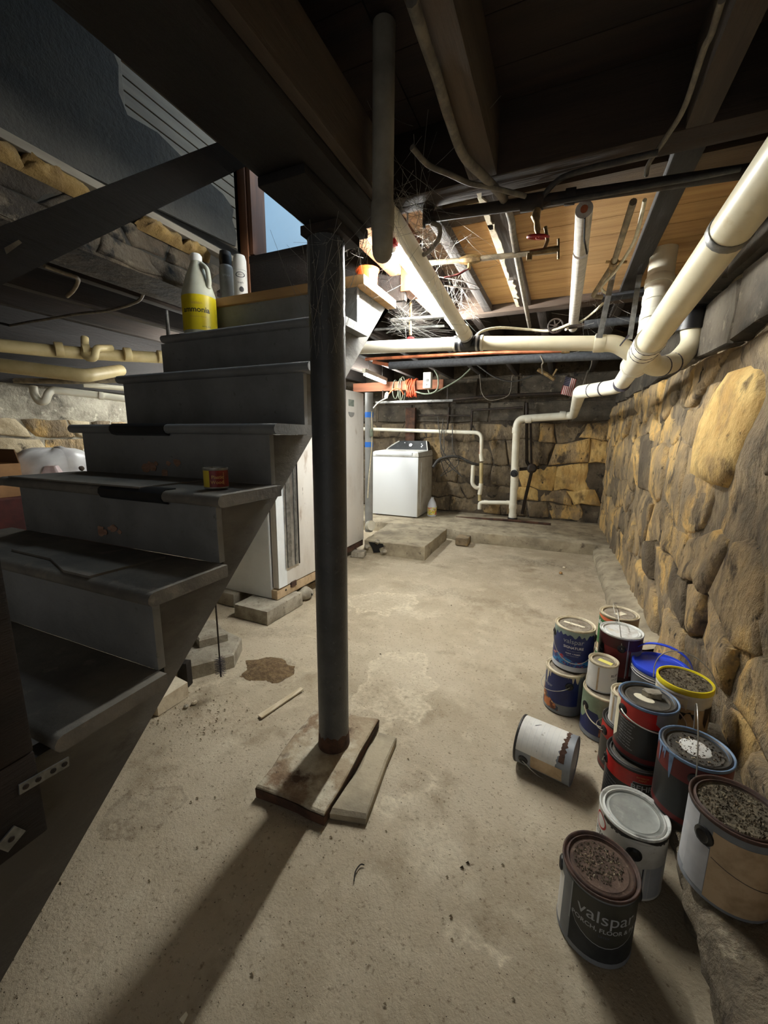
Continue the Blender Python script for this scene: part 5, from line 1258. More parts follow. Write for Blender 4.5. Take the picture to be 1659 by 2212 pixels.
# small tin on the fifth tread
tz = 1.0365
tn = thing('small_tin', 'small red and gold tin of wood filler on the fifth tread', 'tin', (-0.935,0.896,1.036))
RT = .034
tl = tn.location
link('body', B().lathe([(.001, 0), (RT, 0), (RT + .001, .002), (RT, .004), (RT, .054), (RT + .0015, .056), (RT + .0015, .060), (RT - .002, .060), (RT - .003, .056), (.001, .056)], 28), 'tin', tn, 40, True)
ft_ = math.atan2(-tl.y, -tl.x)
arc_patch(tn, RT, ft_ - 1.75, ft_ - .55, .005, .053, 'tincan_yellow'); arc_patch(tn, RT, ft_ - .55, ft_ + 1.75, .005, .053, 'tincan_red')
wrap_text(tn, 'Plastic', .0135, RT, ft_ + .12, .034, 'print_gold', True); wrap_text(tn, 'Wood', .0135, RT, ft_ + .08, .019, 'print_gold', True)
arc_patch(tn, RT, ft_ + .62, ft_ + .66, .012, .048, 'print_gold', 'line')

# ---------------------------------------------------------------- far left: box and bag on a cloth-covered table
tb = thing('table', 'table under a dark red cloth in the far left', 'table', (-3.25, 1.40, 0))
link('tabletop', B().box(-3.58, -3.02, .9, 2.0, .77, .80, .004), 'red_cloth', tb, 30)
link('cloth_side', B().box(-3.022, -3.010, .89, 2.01, .22, .798, .004).box(-3.58, -3.02, .89, .902, .22, .798, .004), 'red_cloth', tb, 30)
for xx in (-3.54, -3.08):
    for yy in (.94, 1.92): link('leg', B().box(xx, xx + .045, yy, yy + .045, 0, .77, .003), 'wood_dark', tb, 0)
cb = thing('cardboard_box', 'open brown cardboard box on the table at the far left edge', 'box', (-3.3, 1.2, .801))
bx0, bx1, by0, by1, bz = -3.52, -3.12, 1.02, 1.42, .801
for nm, g in (('side', (bx0, bx0 + .006, by0, by1)), ('side', (bx1 - .006, bx1, by0, by1)), ('side', (bx0 + .006, bx1 - .006, by0, by0 + .006)), ('side', (bx0 + .006, bx1 - .006, by1 - .006, by1))):
    link(nm, B().box(*g, bz, bz + .205), 'cardboard', cb, 0)
link('bottom', B().box(bx0 + .006, bx1 - .006, by0 + .006, by1 - .006, bz, bz + .006), 'cardboard_in', cb, 0)
link('flap', B().prism([(bx0 + .003, by1 - .003, bz + .205), (bx1 - .006, by1 - .003, bz + .205), (bx1 - .05, by1 + .0, bz + .29), (bx0, by1, bz + .29)], (0, .005, 0)), 'cardboard_in', cb, 0)
link('printed_band', B().box(bx1, bx1 + .0015, by0 + .02, by1 - .10, bz + .075, bz + .10), 'red_cloth', cb, 0)
bg = thing('plastic_bag', 'lumpy white plastic bag on the table beside the cardboard box', 'bag', (-3.24, 1.68, .801))
def bagp(u, v_):
    th = 2 * PI * u; ph = PI * v_
    rr = 1 + .16 * noise.noise(Vector((math.cos(th) * 2.2, math.sin(th) * 2.2, v_ * 3))) + .07 * noise.noise(Vector((math.cos(th) * 7, math.sin(th) * 7, v_ * 8)))
    z = .145 - .145 * math.cos(ph) * rr
    return Vector((.15 * rr * math.sin(ph) ** .75 * math.cos(th), .26 * rr * math.sin(ph) ** .75 * math.sin(th), max(0.0, z)))
link('sack', B().grid(bagp, 32, 16), 'bag', bg, 80, True)
b = B().grid(lambda u, v_: Vector((.14 + .03 * math.cos(2 * PI * u) * (1 - v_ * .4) * (1 + .3 * math.sin(6 * PI * u)), -.10 + .05 * math.sin(2 * PI * u) * (1 - v_ * .4) * (1 + .3 * math.cos(8 * PI * u)), .13 + .05 * v_)), 20, 3)
link('knot', b, 'bag_pink', bg, 80, True)
link('stain_cap', B().lathe([(.018, 0), (.016, .012), (.001, .016)], 12, frame((.155, .07, .15), (1, .2, .4))), 'pebble_dark', bg, 40, True)

# ---------------------------------------------------------------- paint cans
RG, HG = .0815, .190
def can_shell(t, r, h, rim_m, lid_m, body_m='tin', lid_bead=True):
    link('body', B().lathe([(.001, .003), (r - .004, .003), (r - .003, 0), (r + .0012, 0), (r + .0015, .003), (r, .006), (r, h - .008), (r + .001, h - .006)], 44, None, (True, False)), body_m, t, 40, True)
    link('rim', B().lathe([(r + .0005, h - .009), (r + .0022, h - .006), (r + .0022, h - .001), (r + .0008, h), (r - .002, h - .001), (r - .004, h - .006), (r - .0065, h - .007), (r - .0085, h - .003), (r - .011, h - .002), (r - .0135, h - .008)], 44, None, (False, False)), rim_m, t, 60, True)
    link('lid', B().lathe([(r - .0130, h - .006), (r - .0145, h - .009), (r - .020, h - .009), (r - .022, h - .007), (r - .026, h - .0085), (r * .45, h - .0082), (.001, h - .008)], 44, None, (False, False)), lid_m, t, 60, True)
def ear(t, r, a, z, m='plastic_black', s=1.0):
    f = frame((r * math.cos(a), r * math.sin(a), z), (math.cos(a), math.sin(a), 0))
    link('ear', B().lathe([(.017 * s, -.001), (.0165 * s, .003), (.011 * s, .006), (.0085 * s, .004), (.001, .004)], 18, f), m, t, 40, True)
def bail_hang(t, r, a0, a1, z, drop, m='wire', bulge=.010, w=.0016):
    pts = []
    for i in range(25):
        k = i / 24; a = a0 + (a1 - a0) * k; R_ = r + .006 + bulge * math.sin(PI * k)
        pts.append(Vector((R_ * math.cos(a), R_ * math.sin(a), z - drop * math.sin(PI * k) ** .8)))
    link('bail_handle', B().tube(pts, w, 6), m, t, 60, True)
def bail_up(t, r, a, z, hgt, lean=(0, 0), m='wire', w=.0016):
    pts = []
    for i in range(25):
        k = PI * i / 24; c = math.cos(k) * (r + .004)
        pts.append(Vector((c * math.cos(a) + lean[0] * math.sin(k), c * math.sin(a) + lean[1] * math.sin(k), z + hgt * math.sin(k) ** .8)))
    link('bail_handle', B().tube(pts, w, 6), m, t, 60, True)
def sticker(t, x, y, z, w, h, rz, m):
    b = B().box(-w / 2, w / 2, -h / 2, h / 2, 0, .0007); b.bm.transform(Matrix.Translation((x, y, z)) @ Matrix.Rotation(rz, 4, 'Z'))
    link('sticker', b, m, t, 0, True)
def crumbs(t, r, z, n, m, seed, s0=.0015, s1=.004, bias=(0, 0)):
    rs_ = random.Random(seed); b = B()
    for k in range(n):
        R_ = r * math.sqrt(rs_.random()); a = rs_.uniform(0, 2 * PI); s = rs_.uniform(s0, s1)
        x, y = R_ * math.cos(a) + bias[0], R_ * math.sin(a) + bias[1]
        if math.hypot(x, y) > r: continue
        q = Matrix.Translation((x, y, z + s * .3)) @ Matrix.Rotation(rs_.uniform(0, 6), 4, 'Z') @ Matrix.Rotation(rs_.uniform(-.4, .4), 4, 'X')
        b2 = [q @ Vector(p) for p in ((-s, -s * .5, -s * .3), (s * 1.3, -s * .4, -s * .3), (0, s * .7, -s * .3), (0, 0, s * .5))]
        vv_ = [b.bm.verts.new(p) for p in b2]
        for f_ in ((0, 1, 3), (1, 2, 3), (2, 0, 3)): b.bm.faces.new([vv_[i] for i in f_])
    o = link('debris', b, m, t, 0, True, 'stuff')
def drips(t, r, a0, a1, ztop, base, amp, m, seed, name='paint_drip'):
    def zl(k):
        v_ = noise.noise(Vector((k * 6.3, seed, 0))) + .5 * noise.noise(Vector((k * 13, seed, 3)))
        return ztop - base - amp * max(-.2, v_)
    arc_patch(t, r, a0, a1, 0, ztop, m, name, 60, .0014, zl=zl)
def can(label, loc, rot=(0, 0, 0), group='paint cans by the right wall', name='paint_can'): return thing(name, label, 'paint can', loc, group, rot)
def face(x, y): return math.atan2(-y, -x)

# A: nearest can, olive label with big lettering and rusty lid
A_ = can('nearest paint can, dark olive label lettered valspar, rusty lid strewn with flakes', (.166, .938, .001)); a = face(.166, .938)
can_shell(A_, RG, HG, 'rim_rust', 'lid_rust', 'lab_grey')
arc_patch(A_, RG, a - .62, a + 1.6, .075, .176, 'lab_olive', zl=lambda k: .10 - .045 * math.sin(PI * min(1, k * 1.15)) ** .6)
arc_patch(A_, RG, a - .62, a + 1.6, .012, .10, 'panel_grey', th=.0003)
arc_patch(A_, RG, a - 1.7, a - 1.0, .012, .15, 'lab_white'); arc_patch(A_, RG, a - 1.0, a - .66, .012, .176, 'lab_grey')
arc_patch(A_, RG, a - .66, a - .63, .07, .174, 'print_grey', th=.0008, name='line')
arc_patch(A_, RG, a - .60, a + 1.5, .058, .062, 'print_grey', th=.0012, name='line', zl=lambda k: .100 - .045 * math.sin(PI * min(1, k * 1.15)) ** .6, zh=lambda k: .1018 - .045 * math.sin(PI * min(1, k * 1.15)) ** .6)
wrap_text(A_, 'valspar', .046, RG, a + .34, .132, 'print_grey')
wrap_text(A_, 'PORCH, FLOOR & PATIO', .0155, RG, a + .48, .100, 'print_grey', True)
wrap_text(A_, 'LATEX', .008, RG, a + .3, .084, 'print_faint')
ear(A_, RG, a - 1.42, .150); ear(A_, RG, a + 1.72, .150)
crumbs(A_, RG - .024, HG - .0075, 420, 'lid_debris', 1, .001, .0035, (-.006, .012)); crumbs(A_, RG - .03, HG - .0075, 60, 'stick', 2, .001, .0036, (-.008, .016))
# B: white can, grey lid
B_ = can('white paint can with clean grey lid behind the nearest can', (.261, 1.128, .004)); a = face(.261, 1.128)
can_shell(B_, RG, HG, 'rim_white', 'lid_grey', 'lab_white')
arc_patch(B_, RG, a - 2.2, a + 2.6, .004, .170, 'lab_white')
arc_patch(B_, RG, a - .9, a + 1.4, .168, .184, 'rim_dark', 'band', zl=lambda k: .172 - .006 * math.sin(9 * k))
ear(B_, RG, a + .15, .135, s=1.1); ear(B_, RG, a + .15 + PI, .135)
arc_patch(B_, RG, a + .44, a + .475, .006, .098, 'print_blackish', 'seam', th=.001)
oval_patch(B_, RG, a - 1.05, .150, .05, .045, 'lab_red', ringw=.22)
wrap_text(B_, 'ULTRA', .022, RG, a - 1.0, .112, 'print_blackish', True)
arc_patch(B_, RG, a + .46, a + 1.2, .006, .10, 'lab_lightgrey', th=.0008)
# C: big tin at right edge with crusty lid
C_ = can('bare tin paint can with crusty brown lid on the concrete ledge at the right edge', (.404, .968, .2345)); a = face(.404, .968)
can_shell(C_, RG, HG, 'rim_rust', 'lid_debris', 'lab_grey')
arc_patch(C_, RG, a - 1.6, a - .70, .02, .178, 'lab_lightgrey'); arc_patch(C_, RG, a - .95, a - .35, .012, .120, 'lab_lightgrey', th=.0009); arc_patch(C_, RG, a - .34, a + 2.0, .006, .165, 'lab_tan')
arc_patch(C_, RG, a - .30, a + 1.6, .03, .034, 'print_blackish', 'line', th=.001, zl=lambda k: .105 - .05 * k, zh=lambda k: .1065 - .05 * k)
ear(C_, RG, a - .52, .140, s=1.15); ear(C_, RG, a - .52 + PI, .140)
crumbs(C_, RG - .016, HG - .0075, 520, 'lid_debris', 3, .0012, .004); crumbs(C_, RG - .016, HG - .0075, 60, 'pebble', 4, .001, .003)
# D: red and black can with light blue rim
D_ = can('red and black paint can with blue-smeared rim beside the wall, wire handle upright', (.396, 1.207, .189)); a = face(.396, 1.207)
can_shell(D_, RG, HG, 'rim_blue', 'lid_dark', 'lab_black')
def red_black(t, a, top='lab_red'):
    arc_patch(t, RG, a - 2.4, a + 2.6, .128, .180, top, 'label_band'); arc_patch(t, RG, a - 2.4, a + 2.6, .022, .128, 'lab_black', 'label_band'); arc_patch(t, RG, a - 2.4, a + 2.6, .006, .022, 'lab_maroon', 'label_band')
red_black(D_, a, 'lab_maroon')
drips(D_, RG, a - 1.5, a - .45, .184, .010, .10, 'rim_blue', 4)
link('rim_inner', B().lathe([(RG - .004, HG - .003), (RG - .008, HG + .0005), (RG - .013, HG - .003)], 44, None, (False, False)), 'rim_dark', D_, 60, True)
bail_up(D_, RG, a + .12, .150, .155, (-.012, .0)); ear(D_, RG, a + .12, .150); ear(D_, RG, a + .12 + PI, .150)
oval_patch(D_, .03, 0, .03, .001, .001, 'lid_dark')
b = B(); b.lathe([(.036, 0), (.034, .0012), (.001, .0014)], 26, Matrix.Translation((.0, .004, HG - .0078))); link('paint_disc', b, 'lid_white', D_, 40, True)
crumbs(D_, RG - .02, HG - .0072, 160, 'pebble_dark', 5); crumbs(D_, RG - .03, HG - .0072, 30, 'stick', 6)
arc_patch(D_, RG, a + .1, a + .9, .06, .064, 'print_grey', 'line', th=.0009, zl=lambda k: .085 - .02 * k, zh=lambda k: .0862 - .02 * k)
# F below, E above
F_ = can('red topped black paint can lettered BEHR at the bottom of the red stack', (.300, 1.372, .001)); a = face(.300, 1.372)
can_shell(F_, RG, HG, 'rim_dark', 'lid_dark', 'lab_black'); red_black(F_, a)
wrap_text(F_, 'BEHR', .026, RG, a + .34, .132, 'print_grey', True, th=.0016)
arc_patch(F_, RG, a + .02, a + .66, .114, .150, 'print_grey', 'box_line', th=.0008); arc_patch(F_, RG, a + .03, a + .65, .1155, .1485, 'lab_black', 'box_fill', th=.0010)
wrap_text(F_, 'EXTERIOR', .0075, RG, a + .33, .168, 'print_gold'); wrap_text(F_, 'PAINT', .0075, RG, a + .33, .159, 'print_gold')
for k in range(5): wrap_text(F_, 'interior exterior stain blocking', .0055, RG, a - .95, .112 - k * .013, 'print_grey', slope=-.1)
ear(F_, RG, a - 1.3, .150); ear(F_, RG, a - 1.3 + PI, .150); bail_hang(F_, RG, a - 1.3, a - 1.3 - PI, .150, .09)
E_ = can('red and black paint can topped by a stone flake, upper of the red stack', (.318, 1.400, .1925), (0, .0, 0)); a = face(.318, 1.40)
can_shell(E_, RG, HG, 'rim_blue', 'lid_dark', 'lab_black'); red_black(E_, a)
link('rim_inner', B().lathe([(RG - .004, HG - .003), (RG - .008, HG + .0005), (RG - .013, HG - .003)], 44, None, (False, False)), 'rim_dark', E_, 60, True)
arc_patch(E_, RG, a + .35, a + 2.2, .12, .181, 'lab_grey', 'smear', th=.0012, zl=lambda k: .150 - .03 * math.sin(5 * k)); arc_patch(E_, RG, a - 1.55, a - 1.02, .03, .178, 'cream_paint', 'drip', th=.0013, zl=lambda k: .03 + .05 * abs(k - .5))
for k in range(9): wrap_text(E_, ('prepares and protects', 'for a lasting finish', 'apply two coats', 'clean with water')[k % 4], .0062, RG, a - .62, .122 - k * .0105, 'print_grey', slope=-.12)
ear(E_, RG, a - .85, .150); ear(E_, RG, a - .85 + PI, .150)
bail_hang(E_, RG, a - .85, a - .85 + PI, .150, .012, w=.002, bulge=.022)
fk = B(); r_ = random.Random(3)
ring1 = [Vector((.028 * math.cos(t) * r_.uniform(.7, 1.2) + .014, .018 * math.sin(t) * r_.uniform(.7, 1.2) + .016, HG - .006)) for t in [2 * PI * k / 9 for k in range(9)]]
fk.quadstrip([ring1, [p + Vector((0, .002, .016 + r_.uniform(-.004, .006))) for p in ring1]])
flake = tag(link('stone_flake', fk, 'block', None, 20, True), 'broken stone flake lying on the lid of the red can', 'stone'); flake.location = (.318, 1.400, .1925 + .0)
b = B(); b.lathe([(.03, 0), (.029, .001), (.001, .0012)], 20, Matrix.Translation((-.012, -.004, HG - .0078)) @ Matrix.Rotation(-.5, 4, 'Z') @ Matrix.Scale(.6, 4, (0, 1, 0))); link('paint_disc', b, 'sticker', E_, 40, True)
# G and H
G_ = can('red paint can with black lid wedged between the sage can and the red stack', (.300, 1.536, .001)); a = face(.3, 1.536)
can_shell(G_, RG, HG, 'rim_dark', 'lid_dark', 'lab_black'); red_black(G_, a); ear(G_, RG, a - 1.0, .150); ear(G_, RG, a - 1.0 + PI, .150); bail_hang(G_, RG, a - 1.0, a - 1.0 - PI, .150, .03, bulge=.02)
RQ, HQ = .0535, .118
H_ = can('small cream paint can on the wedged red can, behind the grey-lidded red one', (.288, 1.530, .1895)); a = face(.288, 1.53)
can_shell(H_, RQ, HQ, 'rim_beige', 'lid_dusty', 'lab_white'); arc_patch(H_, RQ, a - 2, a + 2, .006, .105, 'lab_white'); arc_patch(H_, RQ, a - .95, a - .8, .008, .10, 'lab_tan', 'line', th=.001); drips(H_, RQ, a - 1.6, a - .1, .112, .006, .03, 'cream_paint', 8)
# I and J
I_ = can('sage green paint-smeared can under the small white can', (.244, 1.716, .001)); a = face(.244, 1.716)
can_shell(I_, RG, HG, 'rim_beige', 'lid_dusty', 'lab_grey'); arc_patch(I_, RG, a - 2, a + 2, .02, .13, 'lab_navy'); arc_patch(I_, RG, a - .1, a + .45, .022, .055, 'splash_warm', 'picture', th=.0009)
drips(I_, RG, a - 2.2, a + 2.2, .184, .085, .09, 'sage', 2)
bail_hang(I_, RG, a - .9, a + .9, .125, .045, 'cream_paint', .012, .0022); ear(I_, RG, a - .9, .125); ear(I_, RG, a + .9, .125)
J_ = can('small white paint can with yellow sticker on the sage green can', (.226, 1.735, .1895)); a = face(.226, 1.735)
can_shell(J_, RQ, HQ, 'rim_beige', 'lid_dusty', 'lab_lightgrey'); arc_patch(J_, RQ, a - 2.2, a + 2.2, .005, .108, 'lab_white')
arc_patch(J_, RQ, a - .30, a - .18, .006, .106, 'lab_tan', 'seam', th=.0012); wrap_text(J_, 'RUST', .015, RQ, a + .95, .075, 'print_blackish', True); wrap_text(J_, 'STOP', .012, RQ, a + .95, .058, 'print_blackish')
sticker(J_, .006, -.004, HQ - .0075, .052, .022, -.5, 'sticker_yellow')
# K and L
K_ = can('navy blue paint can with cream drips at the bottom of the left stack', (.097, 1.832, .001)); a = face(.097, 1.832)
can_shell(K_, RG, HG, 'rim_beige', 'lid_dusty', 'lab_grey'); arc_patch(K_, RG, a - 1.2, a + .75, .045, .178, 'lab_navy'); arc_patch(K_, RG, a - 1.5, a - .2, .012, .085, 'splash_warm', 'picture', th=.0009, zh=lambda k: .10 - .07 * k)
drips(K_, RG, a - 1.6, a - .75, .184, .02, .08, 'cream_paint', 5); drips(K_, RG, a + .15, a + 1.4, .184, .01, .06, 'rim_beige', 9)
wrap_text(K_, 'valspar', .020, RG, a - .95, .118, 'print_grey')
ear(K_, RG, a + .25, .140); ear(K_, RG, a + .25 + PI, .140); bail_hang(K_, RG, a + .25, a + .25 - PI, .140, .05)
L_ = can('navy blue paint can lettered SIGNATURE on top of the left stack', (.119, 1.872, .1915)); a = face(.119, 1.872)
can_shell(L_, RG, HG, 'rim_beige', 'lid_dusty', 'lab_lightgrey'); arc_patch(L_, RG, a - 2.2, a + 2.2, .022, .178, 'lab_navy'); arc_patch(L_, RG, a - 1.2, a + 1.3, .024, .066, 'splash', 'picture', th=.0009, zh=lambda k: .058 + .012 * math.sin(8 * k))
drips(L_, RG, a - 1.3, a + 1.35, .184, .022, .05, 'drip_grey', 12)
wrap_text(L_, 'valspar', .030, RG, a + .0, .138, 'print_grey'); wrap_text(L_, 'SIGNATURE', .0155, RG, a + .02, .110, 'print_white', True); wrap_text(L_, 'interior paint + primer', .0062, RG, a + .05, .095, 'print_grey'); wrap_text(L_, 'PAINT + PRIMER', .0082, RG, a + .02, .082, 'print_white', True); wrap_text(L_, 'stain resistant finish', .0062, RG, a, .073, 'print_grey')
ear(L_, RG, a - 1.3, .145); ear(L_, RG, a + 1.45, .145); bail_hang(L_, RG, a - 1.3, a + 1.45, .145, .098)
sticker(L_, -.005, .005, HG - .0075, .088, .016, -.35, 'sticker'); crumbs(L_, RG - .03, HG - .0075, 90, 'pebble', 7, .001, .003)
# N and M with the cans below them
N0 = can('dark can mostly hidden under the maroon can', (.302, 1.893, .001)); can_shell(N0, RG, HG, 'rim_dark', 'lid_dusty', 'lab_black')
arc_patch(N0, RG, face(.3, 1.89) - 1.6, face(.3, 1.89) + 1.6, .01, .17, 'lab_maroon_dark')
N_ = can('maroon paint can with white paint-spattered lid, right of the signature can', (.300, 1.890, .1915)); a = face(.300, 1.890)
can_shell(N_, RG, HG, 'rim_white', 'lid_white', 'lab_maroon_dark'); arc_patch(N_, RG, a - 2.2, a + 2.4, .135, .180, 'lab_maroon_dark'); arc_patch(N_, RG, a - .75, a + .55, .012, .134, 'lab_maroon'); arc_patch(N_, RG, a + .36, a + .40, .01, .178, 'lab_lightgrey', 'seam', th=.001); arc_patch(N_, RG, a + .40, a + 1.6, .02, .13, 'lab_grey')
arc_patch(N_, RG, a - 1.6, a - .76, .012, .134, 'lab_black')
wrap_text(N_, 'exterior', .016, RG, a - 1.15, .105, 'print_grey'); ear(N_, RG, a + .10, .140); ear(N_, RG, a + .10 + PI, .140)
bail_up(N_, RG, a + .10, .140, .12, (-.02, .03))
M0 = can('green patterned can under the green lettered can, seen through the gap', (.312, 2.086, .001)); can_shell(M0, RG, HG, 'rim_beige', 'lid_dusty', 'lab_white')
arc_patch(M0, RG, face(.31, 2.08) - 1.8, face(.31, 2.08) + 1.2, .01, .175, 'lab_green')
M_ = can('green paint can lettered valspar at the back of the cans', (.314, 2.087, .1915)); a = face(.314, 2.087)
can_shell(M_, RG, HG, 'rim_beige', 'lid_dusty', 'lab_tan'); arc_patch(M_, RG, a - 2.0, a + .15, .03, .178, 'lab_green'); arc_patch(M_, RG, a - 1.45, a - .1, .162, .176, 'lab_orange', 'band', th=.0009, zl=lambda k: .158 + .012 * abs(2 * k - 1))
wrap_text(M_, 'valspar', .034, RG, a - .95, .138, 'print_white', True); bail_up(M_, RG, a + .05, .140, .085, (-.03, -.01)); sticker(M_, .004, .002, HG - .0075, .05, .030, .8, 'sticker')
link('stone', B().lathe([(.001, 0), (.05, .005), (.06, .03), (.03, .06), (.001, .065)], 8, Matrix.Translation((.37, 2.30, .0))), 'block', None, 20)

# O: pail with blue lid; P: pail with yellow rim
def pail(label, loc, r, h, body_m, lid_m, inner_m):
    t = thing('paint_pail', label, 'pail', loc, 'paint pails by the right wall')
    link('body', B().lathe([(.001, 0), (r * .88, 0), (r * .90, .004), (r * .97, h - .03), (r * .985, h - .028), (r * .985, h - .02), (r * .965, h - .018), (r * .97, h - .012)], 40, None, (True, False)), body_m, t, 40, True)
    link('lid', B().lathe([(r * .99, h - .018), (r * 1.0, h - .016), (r * 1.0, h - .002), (r * .985, h), (r * .93, h), (r * .90, h - .006)], 40, None, (False, False)), lid_m, t, 50, True)
    link('lid_top', B().lathe([(r * .905, h - .005), (r * .88, h - .008), (r * .5, h - .007), (.001, h - .007)], 40, None, (False, False)), inner_m, t, 50, True)
    return t
O_ = pail('clear pail with bright blue lid and blue strap handle', (.432, 1.79, .118), .099, .190, 'lab_lightgrey', 'blue_plastic', 'blue_plastic'); a = face(.432, 1.79)
for z in (.150, .160): link('rib', B().lathe([(.098, z - .002), (.0995, z), (.098, z + .002)], 40, None, (False, False)), 'lab_white', O_, 60, True)
pts = []
ha = a - PI / 2 - .1
b = B(); q1, q2 = [], []
L1, L2 = [], []
for i in range(25):
    k = PI * i / 24; c = math.cos(k) * .103; hh = .170 + .085 * math.sin(k) ** .7
    d_ = Vector((math.cos(ha), math.sin(ha), 0)); nrm = Vector((-d_.y, d_.x, 0)); ln = .0
    p = d_ * c + Vector((0, 0, hh)) - nrm * (.035 * math.sin(k)); L1.append(p + nrm * .008); L2.append(p - nrm * .008)
rings = [[p1, p2, p2 + Vector((0, 0, .003)) , p1 + Vector((0, 0, .003))] for p1, p2 in zip(L1, L2)]
b.quadstrip(rings); link('strap_handle', b, 'blue_plastic', O_, 40, True)
P_ = pail('white pail with yellow lid rim full of crumbs, leaning by the wall', (.446, 1.545, .203), .0815, .190, 'lab_white', 'yellow_plastic', 'lid_debris'); a = face(.446, 1.545)
arc_patch(P_, .078, a - .05, a + 1.8, .01, .125, 'lab_tan'); arc_patch(P_, .078, a - .1, a + .5, .085, .11, 'print_blackish', 'smear', th=.001, zl=lambda k: .10 - .02 * math.sin(7 * k)); arc_patch(P_, .0785, a + .9, a + 1.5, .06, .13, 'pebble_dark', 'smear', th=.0012, zl=lambda k: .08 - .03 * math.sin(9 * k)); drips(P_, .0785, a - 1.2, a + .2, .158, .03, .05, 'cream_paint', 15)
crumbs(P_, .070, .184, 300, 'lid_debris', 8, .001, .0035); crumbs(P_, .070, .184, 60, 'pebble_dark', 9)
bail_up(P_, .083, a + PI / 2 + .1, .165, .105, (-.01, .03), 'wire', .0018)
# Q: white can lying on its side
qa, qb = Vector((-.058, 1.432, .0838)), Vector((.130, 1.388, .0838))
zax = (qa - qb).normalized(); xax = Vector((0, 0, 1)).cross(zax).normalized()
mq = Matrix((xax, zax.cross(xax), zax)).transposed()
Q_ = can('white-labelled paint can lying on its side on the floor', tuple(qb), tuple(mq.to_euler()))
can_shell(Q_, RG, HG, 'rim_dark', 'lid_dark', 'lab_grey')
# local angle of the side that faces the camera and up
cq = mq.inverted() @ (Vector((0, 0, 1.19)) - (qa + qb) / 2); a = math.atan2(cq.y, cq.x)
upv = mq.inverted() @ Vector((0, 0, 1)); au = math.atan2(upv.y, upv.x)
sg = 1 if ((au - a + PI) % (2 * PI) - PI) > 0 else -1
arc_patch(Q_, RG, a - sg * .55, a + sg * 2.0, .028, .184, 'lab_white', zl=lambda k: .034 + .010 * noise.noise(Vector((k * 22, 3, 1))) + .014 * max(0, 1 - 2 * k), n=60)
arc_patch(Q_, RG, a - sg * 1.25, a - sg * .55, .022, .128, 'lab_tan', zl=lambda k: .024 + .004 * noise.noise(Vector((k * 22, 3, 1))), n=30)
arc_patch(Q_, RG, a - sg * .3, a + sg * 1.6, .018, .04, 'rust', 'torn_edge', th=.0004, zl=lambda k: .022 + .006 * noise.noise(Vector((k * 18, 8, 1))), n=60)
ear(Q_, RG, a - sg * .93, .153); ear(Q_, RG, a - sg * .93 + PI, .153)
bail_hang(Q_, RG, a - sg * .93, a - sg * (.93 + PI), .153, .085, bulge=.012)
for k in range(7): arc_patch(Q_, RG, a - sg * .4, a + sg * 1.5, .055 + k * .018, .0555 + k * .018, 'lab_lightgrey', 'line', th=.0012)
arc_patch(Q_, RG, a + sg * .75, a + sg * .95, .135, .142, 'print_blackish', 'mark', th=.0013, zl=lambda k: .136 - .018 * k, zh=lambda k: .139 - .018 * k)

# ---------------------------------------------------------------- loose things on the floor
tag(link('wood_lath', B().prism([(-1.106,1.201,0.002), (-1.080,1.194,0.002), (-1.033,1.432,0.002), (-1.054,1.442,0.002)], (0, 0, .006)), 'stick', None, 0), 'pale wooden lath lying on the floor left of the column', 'stick')
bw = Vector((-1.350,1.243,0.099)); bt = Vector((bw.x, bw.y, .80))
bru = thing('flue_brush', 'wire flue brush on a thin rod hanging under the stairs', 'brush', tuple(bw))
link('rod', B().tube([bw, bt], .0035, 6), 'iron', bru, 0)
b = B(); rs_ = random.Random(4)
for k in range(130):
    z = bw.z + .012 + .085 * k / 130; aa = k * 2.4
    b.tri_strand((bw.x, bw.y, z), (bw.x + .024 * math.cos(aa), bw.y + .024 * math.sin(aa), z + rs_.uniform(-.004, .004)), .0007)
link('bristles', b, 'brush', bru, 0, kind='stuff')
link('rod_hook', B().tube([bt, bt + Vector((.0, .0, .05)), bt + Vector((.02, 0, .06))], .0035, 6), 'iron', bru, 0)
def rough_block(label, pts, z1, m, seed, z0=-.002, name='concrete_block', cat='block'):
    return tag(link(name, rough_slab([(p[0], p[1]) for p in pts], z0, z1, jit=.006, seed=seed), m, None, 30), label, cat)
rough_block('long weathered block half under the stairs, beyond the hanging brush', [(-1.86, 1.40), (-1.60, 1.26), (-1.475, 1.45), (-1.56, 1.60), (-1.80, 1.66)], .075, 'block', 41)
rough_block('smaller block lying on the long weathered block under the stairs', [(-1.88, 1.50), (-1.68, 1.42), (-1.60, 1.54), (-1.80, 1.64)], .125, 'block', 44, .076)
rough_block('pale block under the stairs nearest the bottom step', [(-1.66, 1.00), (-1.50, 1.03), (-1.492, 1.18), (-1.64, 1.20)], .075, 'plaster', 42)
tag(link('timber_offcut', B().box(-1.60, -1.55, 1.215, 1.255, 0, .125, .003, Matrix.Rotation(.3, 3, 'Z')), 'wood_black', None, 0), 'dark upright offcut of timber between the blocks under the stairs', 'offcut')
# low heap of dirt
dc = Vector((-1.304,1.504,0.000))
b = B().grid(lambda u, v_: Vector((dc.x + (.15 + .05 * noise.noise(Vector((math.cos(2 * PI * u) * 1.8, math.sin(2 * PI * u) * 1.8, 6)))) * v_ * math.cos(2 * PI * u), dc.y + (.12 + .05 * noise.noise(Vector((math.cos(2 * PI * u) * 1.8, math.sin(2 * PI * u) * 1.8, 9)))) * v_ * math.sin(2 * PI * u), max(-.010, .022 * (1 - v_ * v_) + .008 * noise.noise(Vector((math.cos(2 * PI * u) * v_ * 9, math.sin(2 * PI * u) * v_ * 9, 1))) - .006))), 36, 10)
tag(link('dirt_heap', b, 'dirt', None, 70), 'low heap of brown dirt on the floor under the stairs', 'dirt', None, 'stuff')
